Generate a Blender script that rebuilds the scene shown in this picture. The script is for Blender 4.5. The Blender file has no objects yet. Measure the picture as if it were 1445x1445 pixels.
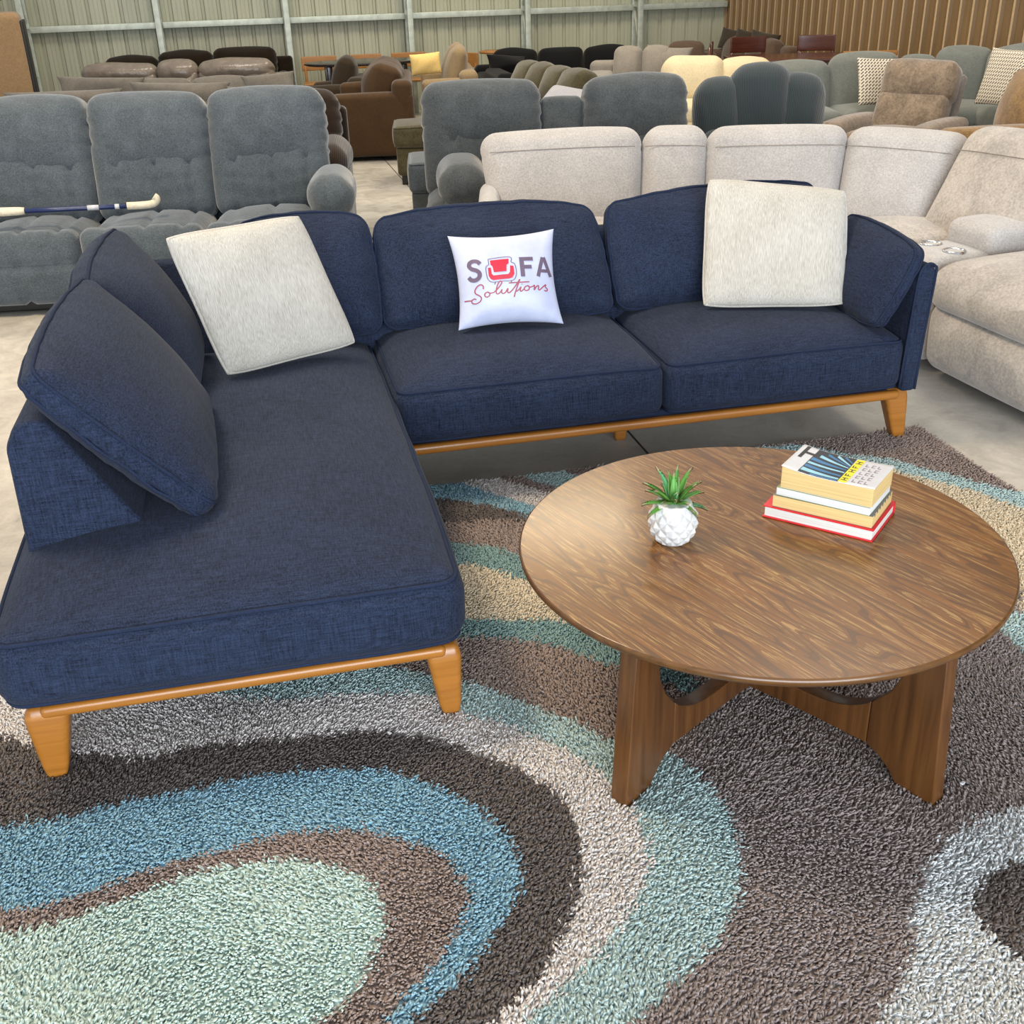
import bpy, math
import numpy as np
from mathutils import Matrix, Vector

# ---------------------------------------------------------------- scene, camera, light
S = bpy.context.scene
COL = S.collection
PI = math.pi
RNG = np.random.default_rng(11)


def srgb(h):
    h = h.lstrip('#')
    out = []
    for i in (0, 2, 4):
        c = int(h[i:i + 2], 16) / 255.0
        out.append(c / 12.92 if c <= 0.04045 else ((c + 0.055) / 1.055) ** 2.4)
    return (*out, 1.0)


YAW = math.radians(12.469)          # the hall, the rug and the navy sofa share this heading
FOCAL_PX, PITCH, ROLL, CAM_H = 1517.88, 0.460487, -0.0314238, 1.6
cd = bpy.data.cameras.new('camera')
cam = bpy.data.objects.new('camera', cd)
COL.objects.link(cam)
cd.sensor_width = 36.0
cd.sensor_fit = 'HORIZONTAL'
cd.lens = 36.0 * FOCAL_PX / 1445.0
cd.clip_end = 200
fw = Vector((0, math.cos(PITCH), -math.sin(PITCH)))
rt = Vector((1, 0, 0))
up = rt.cross(fw)
r2 = rt * math.cos(ROLL) + up * math.sin(ROLL)
u2 = -rt * math.sin(ROLL) + up * math.cos(ROLL)
cam.matrix_world = Matrix(((r2.x, u2.x, -fw.x, 0), (r2.y, u2.y, -fw.y, 0), (r2.z, u2.z, -fw.z, CAM_H), (0, 0, 0, 1)))
S.camera = cam

S.view_settings.view_transform = 'Standard'
S.view_settings.look = 'None'
S.view_settings.gamma = 1.0
S.view_settings.use_curve_mapping = False
S.view_settings.exposure = 0.0
try:
    S.cycles.use_denoising = True
    S.cycles.max_bounces = 6
    S.cycles.diffuse_bounces = 3
    S.cycles.glossy_bounces = 3
    S.cycles.sample_clamp_indirect = 6
except Exception:
    pass

wd = bpy.data.worlds.new('hall_ambient')
S.world = wd
wd.use_nodes = True
wd.node_tree.nodes['Background'].inputs[0].default_value = (0.97, 0.97, 0.98, 1)
wd.node_tree.nodes['Background'].inputs[1].default_value = 0.66


def area(name, loc, target, sx, sy, power, color):
    l = bpy.data.lights.new(name, 'AREA')
    l.shape = 'RECTANGLE'
    l.size, l.size_y, l.energy, l.color = sx, sy, power, color
    o = bpy.data.objects.new(name, l)
    COL.objects.link(o)
    o.location = loc
    o.rotation_euler = (Vector(target) - Vector(loc)).to_track_quat('-Z', 'Y').to_euler()
    return o


# daylight through the open roller door behind the camera, and the hall's ceiling lamps
area('roller_door_daylight', (1.6, -5.5, 2.0), (0.4, 4.0, 0.6), 8.0, 3.9, 1150, (0.84, 0.92, 1.0))
area('ceiling_lamp', (-2.8, 3.6, 5.6), (-2.4, 4.2, 0), 1.4, 1.4, 320, (1.0, 0.80, 0.55))
area('ceiling_lamp', (2.6, 7.2, 5.6), (2.6, 7.2, 0), 1.4, 1.4, 150, (1.0, 0.90, 0.76))
area('ceiling_lamp', (-2.6, 10.5, 5.6), (-2.6, 10.7, 0), 1.4, 1.4, 140, (1.0, 0.90, 0.74))
area('ceiling_lamp', (0.7, 12.2, 5.5), (0.7, 12.8, 0), 1.6, 1.6, 210, (1.0, 0.85, 0.58))

# ---------------------------------------------------------------- materials


class NT:
    def __init__(self, name):
        self.m = bpy.data.materials.new(name)
        self.m.use_nodes = True
        self.t = self.m.node_tree
        self.b = self.t.nodes['Principled BSDF']

    def n(self, typ, **kw):
        x = self.t.nodes.new(typ)
        for k, v in kw.items():
            setattr(x, k, v)
        return x

    def l(self, a, b):
        self.t.links.new(a, b)

    def coord(self, scale=(1, 1, 1), rot=(0, 0, 0), kind='Object'):
        tc = self.n('ShaderNodeTexCoord')
        mp = self.n('ShaderNodeMapping')
        mp.inputs['Scale'].default_value = scale
        mp.inputs['Rotation'].default_value = rot
        self.l(tc.outputs[kind], mp.inputs['Vector'])
        return mp.outputs['Vector']

    def noise(self, vec, scale, detail=2, rough=0.5, dist=0.0):
        x = self.n('ShaderNodeTexNoise')
        x.inputs['Scale'].default_value = scale
        x.inputs['Detail'].default_value = detail
        x.inputs['Roughness'].default_value = rough
        x.inputs['Distortion'].default_value = dist
        self.l(vec, x.inputs['Vector'])
        return x.outputs['Fac']

    def math(self, op, a, b=None, clamp=False):
        x = self.n('ShaderNodeMath', operation=op)
        x.use_clamp = clamp
        for i, v in enumerate((a, b)):
            if v is None:
                continue
            if isinstance(v, (int, float)):
                x.inputs[i].default_value = v
            else:
                self.l(v, x.inputs[i])
        return x.outputs[0]

    def ramp(self, fac, stops):
        x = self.n('ShaderNodeValToRGB')
        e = x.color_ramp.elements
        while len(e) < len(stops):
            e.new(0.5)
        for i, (p, c) in enumerate(stops):
            e[i].position = p
            e[i].color = c if len(c) == 4 else (*c, 1)
        self.l(fac, x.inputs['Fac'])
        return x.outputs['Color']

    def mix(self, fac, a, b, mode='MIX'):
        x = self.n('ShaderNodeMix', data_type='RGBA', blend_type=mode)
        for s, v in ((x.inputs[0], fac), (x.inputs[6], a), (x.inputs[7], b)):
            if hasattr(v, 'links') or hasattr(v, 'is_linked'):
                self.l(v, s)
            else:
                s.default_value = v
        return x.outputs[2]

    def bump(self, h, strength=0.3, dist=0.002, prev=None):
        x = self.n('ShaderNodeBump')
        x.inputs['Strength'].default_value = strength
        x.inputs['Distance'].default_value = dist
        self.l(h, x.inputs['Height'])
        if prev is not None:
            self.l(prev, x.inputs['Normal'])
        return x.outputs['Normal']

    def set(self, **kw):
        names = dict(color='Base Color', rough='Roughness', sheen='Sheen Weight', spec='Specular IOR Level',
                     metal='Metallic', coat='Coat Weight', coatr='Coat Roughness', normal='Normal', sheenr='Sheen Roughness',
                     sub='Subsurface Weight')
        for k, v in kw.items():
            s = self.b.inputs[names[k]]
            if hasattr(v, 'is_linked'):
                self.l(v, s)
            else:
                s.default_value = v
        return self.m


def mul(c, f):
    return tuple(min(1.0, x * f) for x in c[:3]) + (1.0,)


def woven(name, hexc, lo=0.72, hi=1.35, thread=520, sheen=0.25, mottled=0.12, bump=0.25, along=28):
    """Slubby woven cloth: threads along the three local axes."""
    t = NT(name)
    c = srgb(hexc)
    a = t.noise(t.coord((along, thread, thread)), 1.0, 2)
    b = t.noise(t.coord((thread, thread, along)), 1.0, 2)
    d = t.noise(t.coord((thread, along, thread)), 1.0, 2)
    s = t.math('ADD', t.math('ADD', a, b), d)
    s = t.math('MULTIPLY', s, 1 / 3.0)
    big = t.noise(t.coord(), 5.0, 3, 0.6)
    s2 = t.math('ADD', s, t.math('MULTIPLY', t.math('SUBTRACT', big, 0.5), mottled))
    col = t.ramp(s2, [(0.36, mul(c, lo)), (0.64, mul(c, hi))])
    nrm = t.bump(s, bump, 0.0015)
    return t.set(color=col, rough=0.92, sheen=sheen, spec=0.15, normal=nrm, sheenr=0.5)


def plush(name, hexc, lo=0.7, hi=1.35, scale=170, sheen=0.4, patch=0.25, pscale=9.0, hexd=None):
    """Velour or chenille: fine speckle and soft brushed patches."""
    t = NT(name)
    c = srgb(hexc)
    f = t.noise(t.coord(), scale, 3, 0.7)
    p = t.noise(t.coord(), pscale, 3, 0.55, 0.8)
    s = t.math('ADD', f, t.math('MULTIPLY', t.math('SUBTRACT', p, 0.5), patch * 2))
    col = t.ramp(s, [(0.32, mul(srgb(hexd), 1.0) if hexd else mul(c, lo)), (0.70, mul(c, hi))])
    nrm = t.bump(f, 0.35, 0.003)
    w = t.noise(t.coord(), 14.0, 2, 0.5, 1.2)
    nrm = t.bump(w, 0.25, 0.012, nrm)
    return t.set(color=col, rough=0.95, sheen=sheen, spec=0.1, normal=nrm, sheenr=0.45)


def corded(name, hexc, pitch=260, axis=2):
    t = NT(name)
    c = srgb(hexc)
    wv = t.n('ShaderNodeTexWave', wave_type='BANDS', bands_direction='XYZ'[axis])
    wv.inputs['Scale'].default_value = pitch / 6.2832 * 0.6
    wv.inputs['Distortion'].default_value = 0.6
    wv.inputs['Detail'].default_value = 1.0
    t.l(t.coord(), wv.inputs['Vector'])
    f = t.noise(t.coord(), 140, 2)
    p = t.noise(t.coord(), 6, 2)
    s = t.math('ADD', t.math('MULTIPLY', wv.outputs['Fac'], 0.5), t.math('MULTIPLY', t.math('ADD', f, p), 0.25))
    col = t.ramp(s, [(0.2, mul(c, 0.7)), (0.8, mul(c, 1.3))])
    return t.set(color=col, rough=0.95, sheen=0.35, spec=0.1, normal=t.bump(wv.outputs['Fac'], 0.5, 0.004))


def leather(name, hexc, rough=0.38):
    t = NT(name)
    c = srgb(hexc)
    f = t.noise(t.coord(), 12, 4, 0.6)
    v = t.n('ShaderNodeTexVoronoi')
    v.inputs['Scale'].default_value = 160
    t.l(t.coord(), v.inputs['Vector'])
    col = t.ramp(f, [(0.3, mul(c, 0.8)), (0.7, mul(c, 1.2))])
    nrm = t.bump(v.outputs['Distance'], 0.15, 0.002)
    nrm = t.bump(t.noise(t.coord(), 22, 2, 0.5, 1.0), 0.35, 0.01, nrm)
    return t.set(color=col, rough=rough, spec=0.5, normal=nrm)


def timber(name, hexc, hexd, axis=(2, 60, 60), rough=0.35, coat=0.2):
    t = NT(name)
    g = t.noise(t.coord(axis), 1.0, 4, 0.6, 0.3)
    p = t.noise(t.coord(), 3.0, 2)
    s = t.math('ADD', t.math('MULTIPLY', g, 0.75), t.math('MULTIPLY', p, 0.25))
    col = t.ramp(s, [(0.35, srgb(hexd)), (0.65, srgb(hexc))])
    return t.set(color=col, rough=rough, coat=coat, coatr=0.2, normal=t.bump(g, 0.06, 0.001))


def plain(name, hexc, rough=0.6, metal=0.0, spec=0.5, var=0.12, scale=30):
    t = NT(name)
    c = srgb(hexc)
    f = t.noise(t.coord(), scale, 3, 0.6)
    col = t.ramp(f, [(0.3, mul(c, 1 - var)), (0.7, mul(c, 1 + var))])
    return t.set(color=col, rough=rough, metal=metal, spec=spec)


M = {}


def build_materials():
    M['navy'] = woven('navy_linen', '#1f2739', 0.40, 2.0, 340, 0.04, 0.12, 0.3, 22)
    M['navy_cord'] = woven('navy_piping_cloth', '#222b40', 0.7, 1.3, 400, 0.0)
    M['honey'] = timber('honey_stained_wood', '#a86d2a', '#915a1f', (3, 70, 70), 0.34, 0.25)
    M['slate'] = plush('slate_blue_velour', '#50585e', 0.62, 1.35, 150, 0.45, 0.18)
    M['slate_dark'] = plush('slate_grey_velour', '#494e51', 0.62, 1.35, 150, 0.45, 0.18)
    M['seam'] = plain('dark_seam_thread', '#2b3038', 0.9)  # plain dark thread colour
    M['seam_pale'] = plain('pale_stitching', '#8f867d', 0.9)
    M['cocoa'] = corded('cocoa_corduroy', '#2e231a', 300, 0)
    M['cocoa_plain'] = plush('cocoa_velour', '#2f231b', 0.7, 1.3, 150, 0.3, 0.2)
    M['brown'] = woven('brown_weave', '#45321f', 0.7, 1.3, 330, 0.2, 0.25)
    M['umber'] = woven('umber_weave', '#31271b', 0.7, 1.3, 330, 0.2, 0.25)
    M['espresso'] = plush('espresso_chenille', '#1c150d', 0.7, 1.3, 120, 0.15)
    M['taupe_leather'] = leather('taupe_leather', '#6f655c', 0.28)
    M['ash'] = plush('ash_grey_cloth', '#69645d', 0.75, 1.25, 150, 0.3, 0.2)
    M['ash_light'] = plush('light_grey_cloth', '#857f77', 0.78, 1.2, 150, 0.3, 0.15)
    M['olive'] = plush('olive_velour', '#4d4734', 0.65, 1.35, 130, 0.35, 0.25)
    M['black'] = woven('black_cloth', '#0d0d0f', 0.7, 1.4, 300, 0.08)
    M['sand'] = plush('sand_cloth', '#8a775b', 0.8, 1.2, 120, 0.25, 0.15)
    M['cream'] = plush('cream_cloth', '#d9c9a6', 0.85, 1.12, 110, 0.2, 0.1)
    M['dove'] = plush('dove_beige_chenille', '#b2aeab', 0.78, 1.2, 130, 0.35, 0.16, 6.0)
    M['dove_suede'] = plush('dove_beige_suede', '#aea69d', 0.75, 1.22, 90, 0.4, 0.35, 7.0)
    M['pewter'] = plush('pewter_grey_cloth', '#71756f', 0.78, 1.22, 150, 0.3, 0.15)
    M['teal_cord'] = corded('dark_teal_corduroy', '#323b3e', 330, 0)
    M['suede'] = plush('tan_suede', '#80705f', 0.68, 1.3, 60, 0.5, 0.45, 8.0)
    M['suede_side'] = plush('grey_suede_side', '#8a837c', 0.8, 1.2, 80, 0.4, 0.2)
    M['mustard'] = plush('mustard_brown_velour', '#84663c', 0.68, 1.3, 90, 0.45, 0.4, 8.0)
    M['mushroom'] = plush('mushroom_brown_cloth', '#58483c', 0.75, 1.25, 100, 0.3, 0.2)
    M['tan_wrap'] = plush('tan_cloth', '#8d7456', 0.85, 1.12, 60, 0.2, 0.12, 3.0)
    M['rust_leather'] = leather('brown_leather', '#6d4c30', 0.45)
    M['dark_void'] = plain('black_plastic', '#121212', 0.6)
    M['oak'] = timber('oak_wood', '#a5753d', '#8a5c2b', (3, 70, 70), 0.45, 0.05)
    M['cherry'] = timber('cherry_wood', '#56281a', '#3c1a10', (3, 60, 60), 0.25, 0.3)
    M['wenge'] = timber('dark_wenge_wood', '#2c211b', '#1d1511', (3, 60, 60), 0.25, 0.3)
    M['galv'] = plain('galvanised_steel', '#b3bab0', 0.5, 0.55, 0.5, 0.15, 12)
    M['chrome'] = plain('polished_chrome', '#d8d8d8', 0.12, 1.0)
    M['foot'] = plain('black_plastic_foot', '#191817', 0.5)

    t = NT('white_chenille')
    a = t.noise(t.coord((700, 300, 40)), 1.0, 2)
    b = t.noise(t.coord(), 9, 2)
    s = t.math('ADD', a, t.math('MULTIPLY', t.math('SUBTRACT', b, 0.5), 0.25))
    col = t.ramp(s, [(0.30, srgb('#a59f94')), (0.5, srgb('#bdb8ae')), (0.68, srgb('#cdc9c0'))])
    M['white_cloth'] = t.set(color=col, rough=0.95, sheen=0.2, spec=0.1, normal=t.bump(a, 0.5, 0.003))

    t = NT('white_satin')
    f = t.noise(t.coord(), 14, 3, 0.6, 0.5)
    col = t.ramp(f, [(0.3, srgb('#b4bad6')), (0.7, srgb('#c3c8df'))])
    M['satin'] = t.set(color=col, rough=0.36, spec=0.5, sheen=0.2, normal=t.bump(f, 0.2, 0.006))
    M['print_grey'] = plain('grey_print', '#66566a', 0.5)
    M['print_red'] = plain('red_print', '#c2203a', 0.5)
    M['print_rose'] = plain('dark_rose_print', '#9d4350', 0.5)

    # trellis-patterned cloth
    t = NT('trellis_cloth')
    tc = t.coord((24, 24, 24), (0, 0.785, 0))
    ck = t.n('ShaderNodeTexBrick')
    ck.inputs['Scale'].default_value = 1.0
    ck.inputs['Mortar Size'].default_value = 0.13
    ck.inputs['Brick Width'].default_value = 0.9
    ck.inputs['Row Height'].default_value = 0.45
    ck.inputs['Color1'].default_value = srgb('#4f4a43')
    ck.inputs['Color2'].default_value = srgb('#5d574f')
    ck.inputs['Mortar'].default_value = srgb('#d9d0bf')
    sw = t.n('ShaderNodeSeparateXYZ')
    cb = t.n('ShaderNodeCombineXYZ')
    t.l(tc, sw.inputs[0])
    t.l(sw.outputs[0], cb.inputs[0])
    t.l(sw.outputs[2], cb.inputs[1])
    t.l(cb.outputs[0], ck.inputs['Vector'])
    M['trellis'] = t.set(color=ck.outputs['Color'], rough=0.95, spec=0.1)

    # oak table top with cathedral grain and limed pores
    t = NT('oak_table_top')
    v = t.coord((1, 1, 1), (0, 0, 0))
    sep = t.n('ShaderNodeSeparateXYZ')
    t.l(v, sep.inputs[0])
    # grain runs along local x; four boards glued side by side
    board = t.math('FLOOR', t.math('MULTIPLY', t.math('ADD', sep.outputs[1], 2.0), 5.2))
    off = t.n('ShaderNodeCombineXYZ')
    t.l(t.math('MULTIPLY', board, 3.71), off.inputs[0])
    t.l(t.math('MULTIPLY', board, 0.37), off.inputs[1])
    va = t.n('ShaderNodeVectorMath', operation='ADD')
    t.l(v, va.inputs[0])
    t.l(off.outputs[0], va.inputs[1])
    mp = t.n('ShaderNodeMapping')
    mp.inputs['Scale'].default_value = (1.15, 9.0, 9.0)
    t.l(va.outputs[0], mp.inputs['Vector'])
    rings = t.noise(mp.outputs['Vector'], 0.75, 2, 0.5, 0.25)
    bands = t.math('FRACT', t.math('MULTIPLY', rings, 26.0))
    early = t.math('MINIMUM', bands, t.math('MULTIPLY', t.math('SUBTRACT', 1.0, bands), 2.5))
    mp2 = t.n('ShaderNodeMapping')
    mp2.inputs['Scale'].default_value = (12, 560, 560)
    t.l(va.outputs[0], mp2.inputs['Vector'])
    pores = t.noise(mp2.outputs['Vector'], 1.0, 2, 0.6)
    mp3 = t.n('ShaderNodeMapping')
    mp3.inputs['Scale'].default_value = (1.6, 85, 85)
    t.l(va.outputs[0], mp3.inputs['Vector'])
    fib = t.noise(mp3.outputs['Vector'], 1.0, 3, 0.6)
    tone = t.noise(va.outputs[0], 1.6, 2)
    base = t.ramp(t.math('ADD', t.math('MULTIPLY', fib, 0.6), t.math('MULTIPLY', tone, 0.4)),
                  [(0.34, srgb('#58370e')), (0.66, srgb('#7b4d16'))])
    pm = t.math('MULTIPLY', t.math('GREATER_THAN', pores, 0.565), t.math('GREATER_THAN', early, 0.40), clamp=True)
    pm = t.math('MULTIPLY', pm, t.math('ADD', 0.35, t.math('MULTIPLY', tone, 0.85)))
    col = t.mix(pm, base, srgb('#a48450'))
    dk = t.math('MULTIPLY', t.math('LESS_THAN', early, 0.13), 0.55)
    col = t.mix(dk, col, srgb('#3c250e'))
    M['oak_top'] = t.set(color=col, rough=0.34, spec=0.35, coat=0.25, coatr=0.14, normal=t.bump(pm, 0.12, 0.0008))
    M['oak_edge'] = timber('walnut_stained_edge', '#6a4724', '#4c3218', (3, 60, 60), 0.3, 0.3)
    M['oak_leg'] = timber('walnut_stained_leg', '#65401e', '#452810', (60, 60, 3), 0.36, 0.25)

    # concrete
    t = NT('polished_concrete')
    v = t.coord()
    a = t.noise(v, 0.7, 5, 0.6, 0.6)
    b = t.noise(v, 5.5, 5, 0.65, 1.4)
    c = t.noise(v, 60, 3, 0.6)
    s = t.math('ADD', t.math('ADD', t.math('MULTIPLY', a, 0.45), t.math('MULTIPLY', b, 0.4)), t.math('MULTIPLY', c, 0.15))
    col = t.ramp(s, [(0.32, srgb('#8f8b83')), (0.5, srgb('#b3aea5')), (0.68, srgb('#cdc8bd'))])
    rg = t.ramp(b, [(0.3, (0.28, 0.28, 0.28, 1)), (0.7, (0.5, 0.5, 0.5, 1))])
    M['concrete'] = t.set(color=col, rough=rg, spec=0.4, normal=t.bump(c, 0.05, 0.002))
    M['joint'] = plain('saw_cut_joint', '#3f3d3a', 0.9)

    def sheet(name, hexa, hexb):
        t = NT(name)
        f = t.noise(t.coord((40, 40, 0.8)), 1.0, 3, 0.6)
        g = t.noise(t.coord(), 1.1, 3)
        s = t.math('ADD', t.math('MULTIPLY', f, 0.5), t.math('MULTIPLY', g, 0.5))
        col = t.ramp(s, [(0.35, srgb(hexb)), (0.65, srgb(hexa))])
        return t.set(color=col, rough=0.5, spec=0.35)
    M['sheet_pale'] = sheet('pale_wall_cladding', '#a9ab99', '#989a88')
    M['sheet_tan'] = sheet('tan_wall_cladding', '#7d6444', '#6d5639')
    M['rib_lit'] = plain('tan_cladding_rib_lit', '#b39a78', 0.45)  # paler than the sheet: light caught on the ribs, painted as colour

    # rug pile, dyed yarn by yarn
    t = NT('dyed_shag_yarn')
    at = t.n('ShaderNodeAttribute')
    at.attribute_name = 'dye'
    M['yarn'] = t.set(color=at.outputs['Color'], rough=0.9, sheen=0.0, spec=0.06)
    M['rug_back'] = plain('jute_rug_backing', '#5f554d', 0.95)

    # small things
    t = NT('glazed_white_ceramic')
    f = t.noise(t.coord(), 20, 2)
    M['ceramic'] = t.set(color=t.ramp(f, [(0.3, srgb('#c0c0c0')), (0.7, srgb('#cbcbc9'))]), rough=0.32, spec=0.5)
    t = NT('succulent_leaf')
    at = t.n('ShaderNodeAttribute')
    at.attribute_name = 'tone'
    M['leaf'] = t.set(color=at.outputs['Color'], rough=0.42, spec=0.45, sub=0.05)
    M['pebble'] = plain('dark_gravel', '#4b4038', 0.8, 0, 0.3, 0.5, 120)
    M['red_cover'] = plain('red_book_cloth', '#c6232d', 0.45, 0, 0.4, 0.06)

    def pages(name, ha, hb):
        t = NT(name)
        f = t.noise(t.coord((6, 6, 900)), 1.0, 2)
        return t.set(color=t.ramp(f, [(0.3, srgb(hb)), (0.7, srgb(ha))]), rough=0.85, spec=0.15)
    M['page_white'] = pages('white_page_block', '#dedcd6', '#c9c5bd')
    M['page_cream'] = pages('yellowed_page_block', '#dcc28a', '#c6a970')
    M['page_pale'] = pages('pale_page_block', '#dcdddb', '#c8cac7')
    M['cover_white'] = plain('white_cover_card', '#c6c8cd', 0.3, 0, 0.5, 0.04)
    M['cover_ink'] = plain('dark_blue_ink', '#14202f', 0.3)
    M['cover_blue'] = plain('mid_blue_ink', '#2f6f9f', 0.3)
    M['cover_sky'] = plain('pale_blue_ink', '#8fc6dc', 0.3)
    M['cover_yellow'] = plain('yellow_ink', '#e3d81c', 0.35)
    M['cover_green'] = plain('green_cover_edge', '#7d8d5a', 0.5)
    M['cover_grey'] = plain('grey_cover_card', '#6b6a63', 0.5)
    M['ink'] = plain('black_ink', '#1a1a1a', 0.5)
    M['ink_soft'] = plain('soft_grey_ink', '#8f7f90', 0.5)
    M['stick_blue'] = plain('navy_stick_paint', '#1d2c56', 0.35)
    M['tape'] = plain('off_white_tape', '#d8cfb8', 0.8, 0, 0.3, 0.15, 60)
    M['blanket'] = plush('lilac_grey_fleece', '#a2a2a9', 0.85, 1.15, 90, 0.2, 0.1)
    M['cream_quilt'] = plain('cream_quilted_cloth', '#e2c27c', 0.9, 0, 0.2, 0.1, 60)  # cloth of the small cream quilted pillow


build_materials()

# ---------------------------------------------------------------- mesh tools


def put(name, V, F, mat, parent=None, smooth=True, loc=None, rot=None, mats=None, fm=None):
    me = bpy.data.meshes.new(name)
    me.from_pydata(np.asarray(V, float).tolist(), [], [tuple(int(i) for i in f) for f in F])
    me.polygons.foreach_set('use_smooth', [smooth] * len(me.polygons))
    for m in (mats or [mat]):
        me.materials.append(m)
    if fm is not None:
        me.polygons.foreach_set('material_index', list(fm))
    me.update()
    o = bpy.data.objects.new(name, me)
    COL.objects.link(o)
    if parent is not None:
        o.parent = parent
    if loc is not None:
        o.location = loc
    if rot is not None:
        o.rotation_euler = rot
    return o


def tag(o, label, cat, group=None):
    o['label'] = label
    o['category'] = cat
    if group:
        o['group'] = group
    return o


def thing(name, label, cat, loc=(0, 0, 0), yaw=0.0, group=None):
    o = bpy.data.objects.new(name, None)
    COL.objects.link(o)
    o.empty_display_size = 0.1
    o.location = loc
    o.rotation_euler = (0, 0, math.radians(yaw))
    return tag(o, label, cat, group)


def copy_thing(o, label, loc=None, yaw=None):
    c = o.copy()
    COL.objects.link(c)
    if loc is not None:
        c.location = loc
    if yaw is not None:
        c.rotation_euler = (0, 0, math.radians(yaw))
    c['label'] = label
    for ch in list(o.children):
        d = ch.copy()
        COL.objects.link(d)
        d.parent = c
        for g in list(ch.children):
            e = g.copy()
            COL.objects.link(e)
            e.parent = d
    return c


def join(parts):
    Vs, Fs, n = [], [], 0
    for V, F in parts:
        Vs.append(np.asarray(V, float))
        Fs += [tuple(i + n for i in f) for f in F]
        n += len(V)
    return np.vstack(Vs), Fs


def rotm(rx=0, ry=0, rz=0):
    cx, sx, cy, sy, cz, sz = math.cos(rx), math.sin(rx), math.cos(ry), math.sin(ry), math.cos(rz), math.sin(rz)
    return np.array([[cz, -sz, 0], [sz, cz, 0], [0, 0, 1]]) @ np.array([[cy, 0, sy], [0, 1, 0], [-sy, 0, cy]]) @ np.array([[1, 0, 0], [0, cx, -sx], [0, sx, cx]])


def axis_pts(h, r, e, m=4):
    r = min(r, h * 0.999)
    a = np.tan(np.linspace(0, PI / 4, m + 1)) * r
    n = max(1, int(math.ceil(2 * (h - r) / e)))
    mid = np.linspace(-(h - r), h - r, n + 1)
    return np.concatenate([-(h - r) - a[:0:-1], mid, (h - r) + a[1:]])


def rbox(sx, sy, sz, r, e=0.05, m=4):
    """Rounded box centred on the origin: vertices, quads, outward normals."""
    hx, hy, hz = sx / 2, sy / 2, sz / 2
    r = min(r, hx * 0.98, hy * 0.98, hz * 0.98)
    X, Y, Z = axis_pts(hx, r, e, m), axis_pts(hy, r, e, m), axis_pts(hz, r, e, m)
    nx, ny, nz = len(X), len(Y), len(Z)
    I, J, K = np.meshgrid(range(nx), range(ny), range(nz), indexing='ij')
    s = (I == 0) | (I == nx - 1) | (J == 0) | (J == ny - 1) | (K == 0) | (K == nz - 1)
    idx = -np.ones((nx, ny, nz), int)
    idx[s] = np.arange(s.sum())
    P = np.stack([X[I[s]], Y[J[s]], Z[K[s]]], 1)
    h = np.array([hx, hy, hz])
    inner = np.clip(P, -(h - r), h - r)
    d = P - inner
    N = d / np.maximum(np.linalg.norm(d, axis=1, keepdims=True), 1e-9)
    V = inner + N * r
    F = []

    def face(g, flip):
        a, b, c, d_ = g[:-1, :-1].ravel(), g[1:, :-1].ravel(), g[1:, 1:].ravel(), g[:-1, 1:].ravel()
        q = np.stack([a, d_, c, b] if flip else [a, b, c, d_], 1)
        F.extend(map(tuple, q.tolist()))
    face(idx[:, :, 0], True)
    face(idx[:, :, -1], False)
    face(idx[0], True)
    face(idx[-1], False)
    face(idx[:, 0, :], False)
    face(idx[:, -1, :], True)
    return V, F, N


_waves = {}


def wob(P, freq, seed=0):
    """Smooth pseudo-noise, about -1..1."""
    if seed not in _waves:
        g = np.random.default_rng(100 + seed)
        k = g.normal(size=(9, 3))
        k /= np.linalg.norm(k, axis=1, keepdims=True)
        _waves[seed] = (k * g.uniform(0.6, 1.6, (9, 1)), g.uniform(0, 6.28, 9))
    k, ph = _waves[seed]
    return np.sin(P @ (k.T * freq) + ph).sum(1) / 4.0


def tube(path, r, closed=False, n=6):
    P = np.asarray(path, float)
    k = len(P)
    T = (np.roll(P, -1, 0) - np.roll(P, 1, 0)) if closed else np.gradient(P, axis=0)
    T /= np.maximum(np.linalg.norm(T, axis=1, keepdims=True), 1e-9)
    u = np.cross(T[0], [0, 0, 1.0])
    if np.linalg.norm(u) < 0.1:
        u = np.cross(T[0], [1.0, 0, 0])
    U = []
    for i in range(k):
        u = u - T[i] * (u @ T[i])
        u /= max(np.linalg.norm(u), 1e-9)
        U.append(u)
    U = np.array(U)
    W = np.cross(T, U)
    R = np.broadcast_to(np.asarray(r, float), (k,))
    a = np.linspace(0, 2 * PI, n, endpoint=False)
    V = (P[:, None] + R[:, None, None] * (np.cos(a)[None, :, None] * U[:, None] + np.sin(a)[None, :, None] * W[:, None])).reshape(-1, 3)
    F = []
    for i in range(k if closed else k - 1):
        j = (i + 1) % k
        for q in range(n):
            F.append((i * n + q, i * n + (q + 1) % n, j * n + (q + 1) % n, j * n + q))
    if not closed:
        F.append(tuple(range(n))[::-1])
        F.append(tuple((k - 1) * n + q for q in range(n)))
    return V, F


def rrect(hx, hy, r, e=0.03):
    """Closed rounded-rectangle outline."""
    pts = []
    for cx, cy, a0 in ((hx - r, hy - r, 0), (-hx + r, hy - r, 90), (-hx + r, -hy + r, 180), (hx - r, -hy + r, 270)):
        for a in np.radians(np.linspace(a0, a0 + 90, 7)):
            pts.append((cx + r * math.cos(a), cy + r * math.sin(a)))
    P = np.array(pts)
    Q = np.vstack([P, P[:1]])
    out = []
    for a, b in zip(Q[:-1], Q[1:]):
        n = max(1, int(np.linalg.norm(b - a) / e))
        for t in np.linspace(0, 1, n, endpoint=False):
            out.append(a + (b - a) * t)
    return np.array(out)


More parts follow.
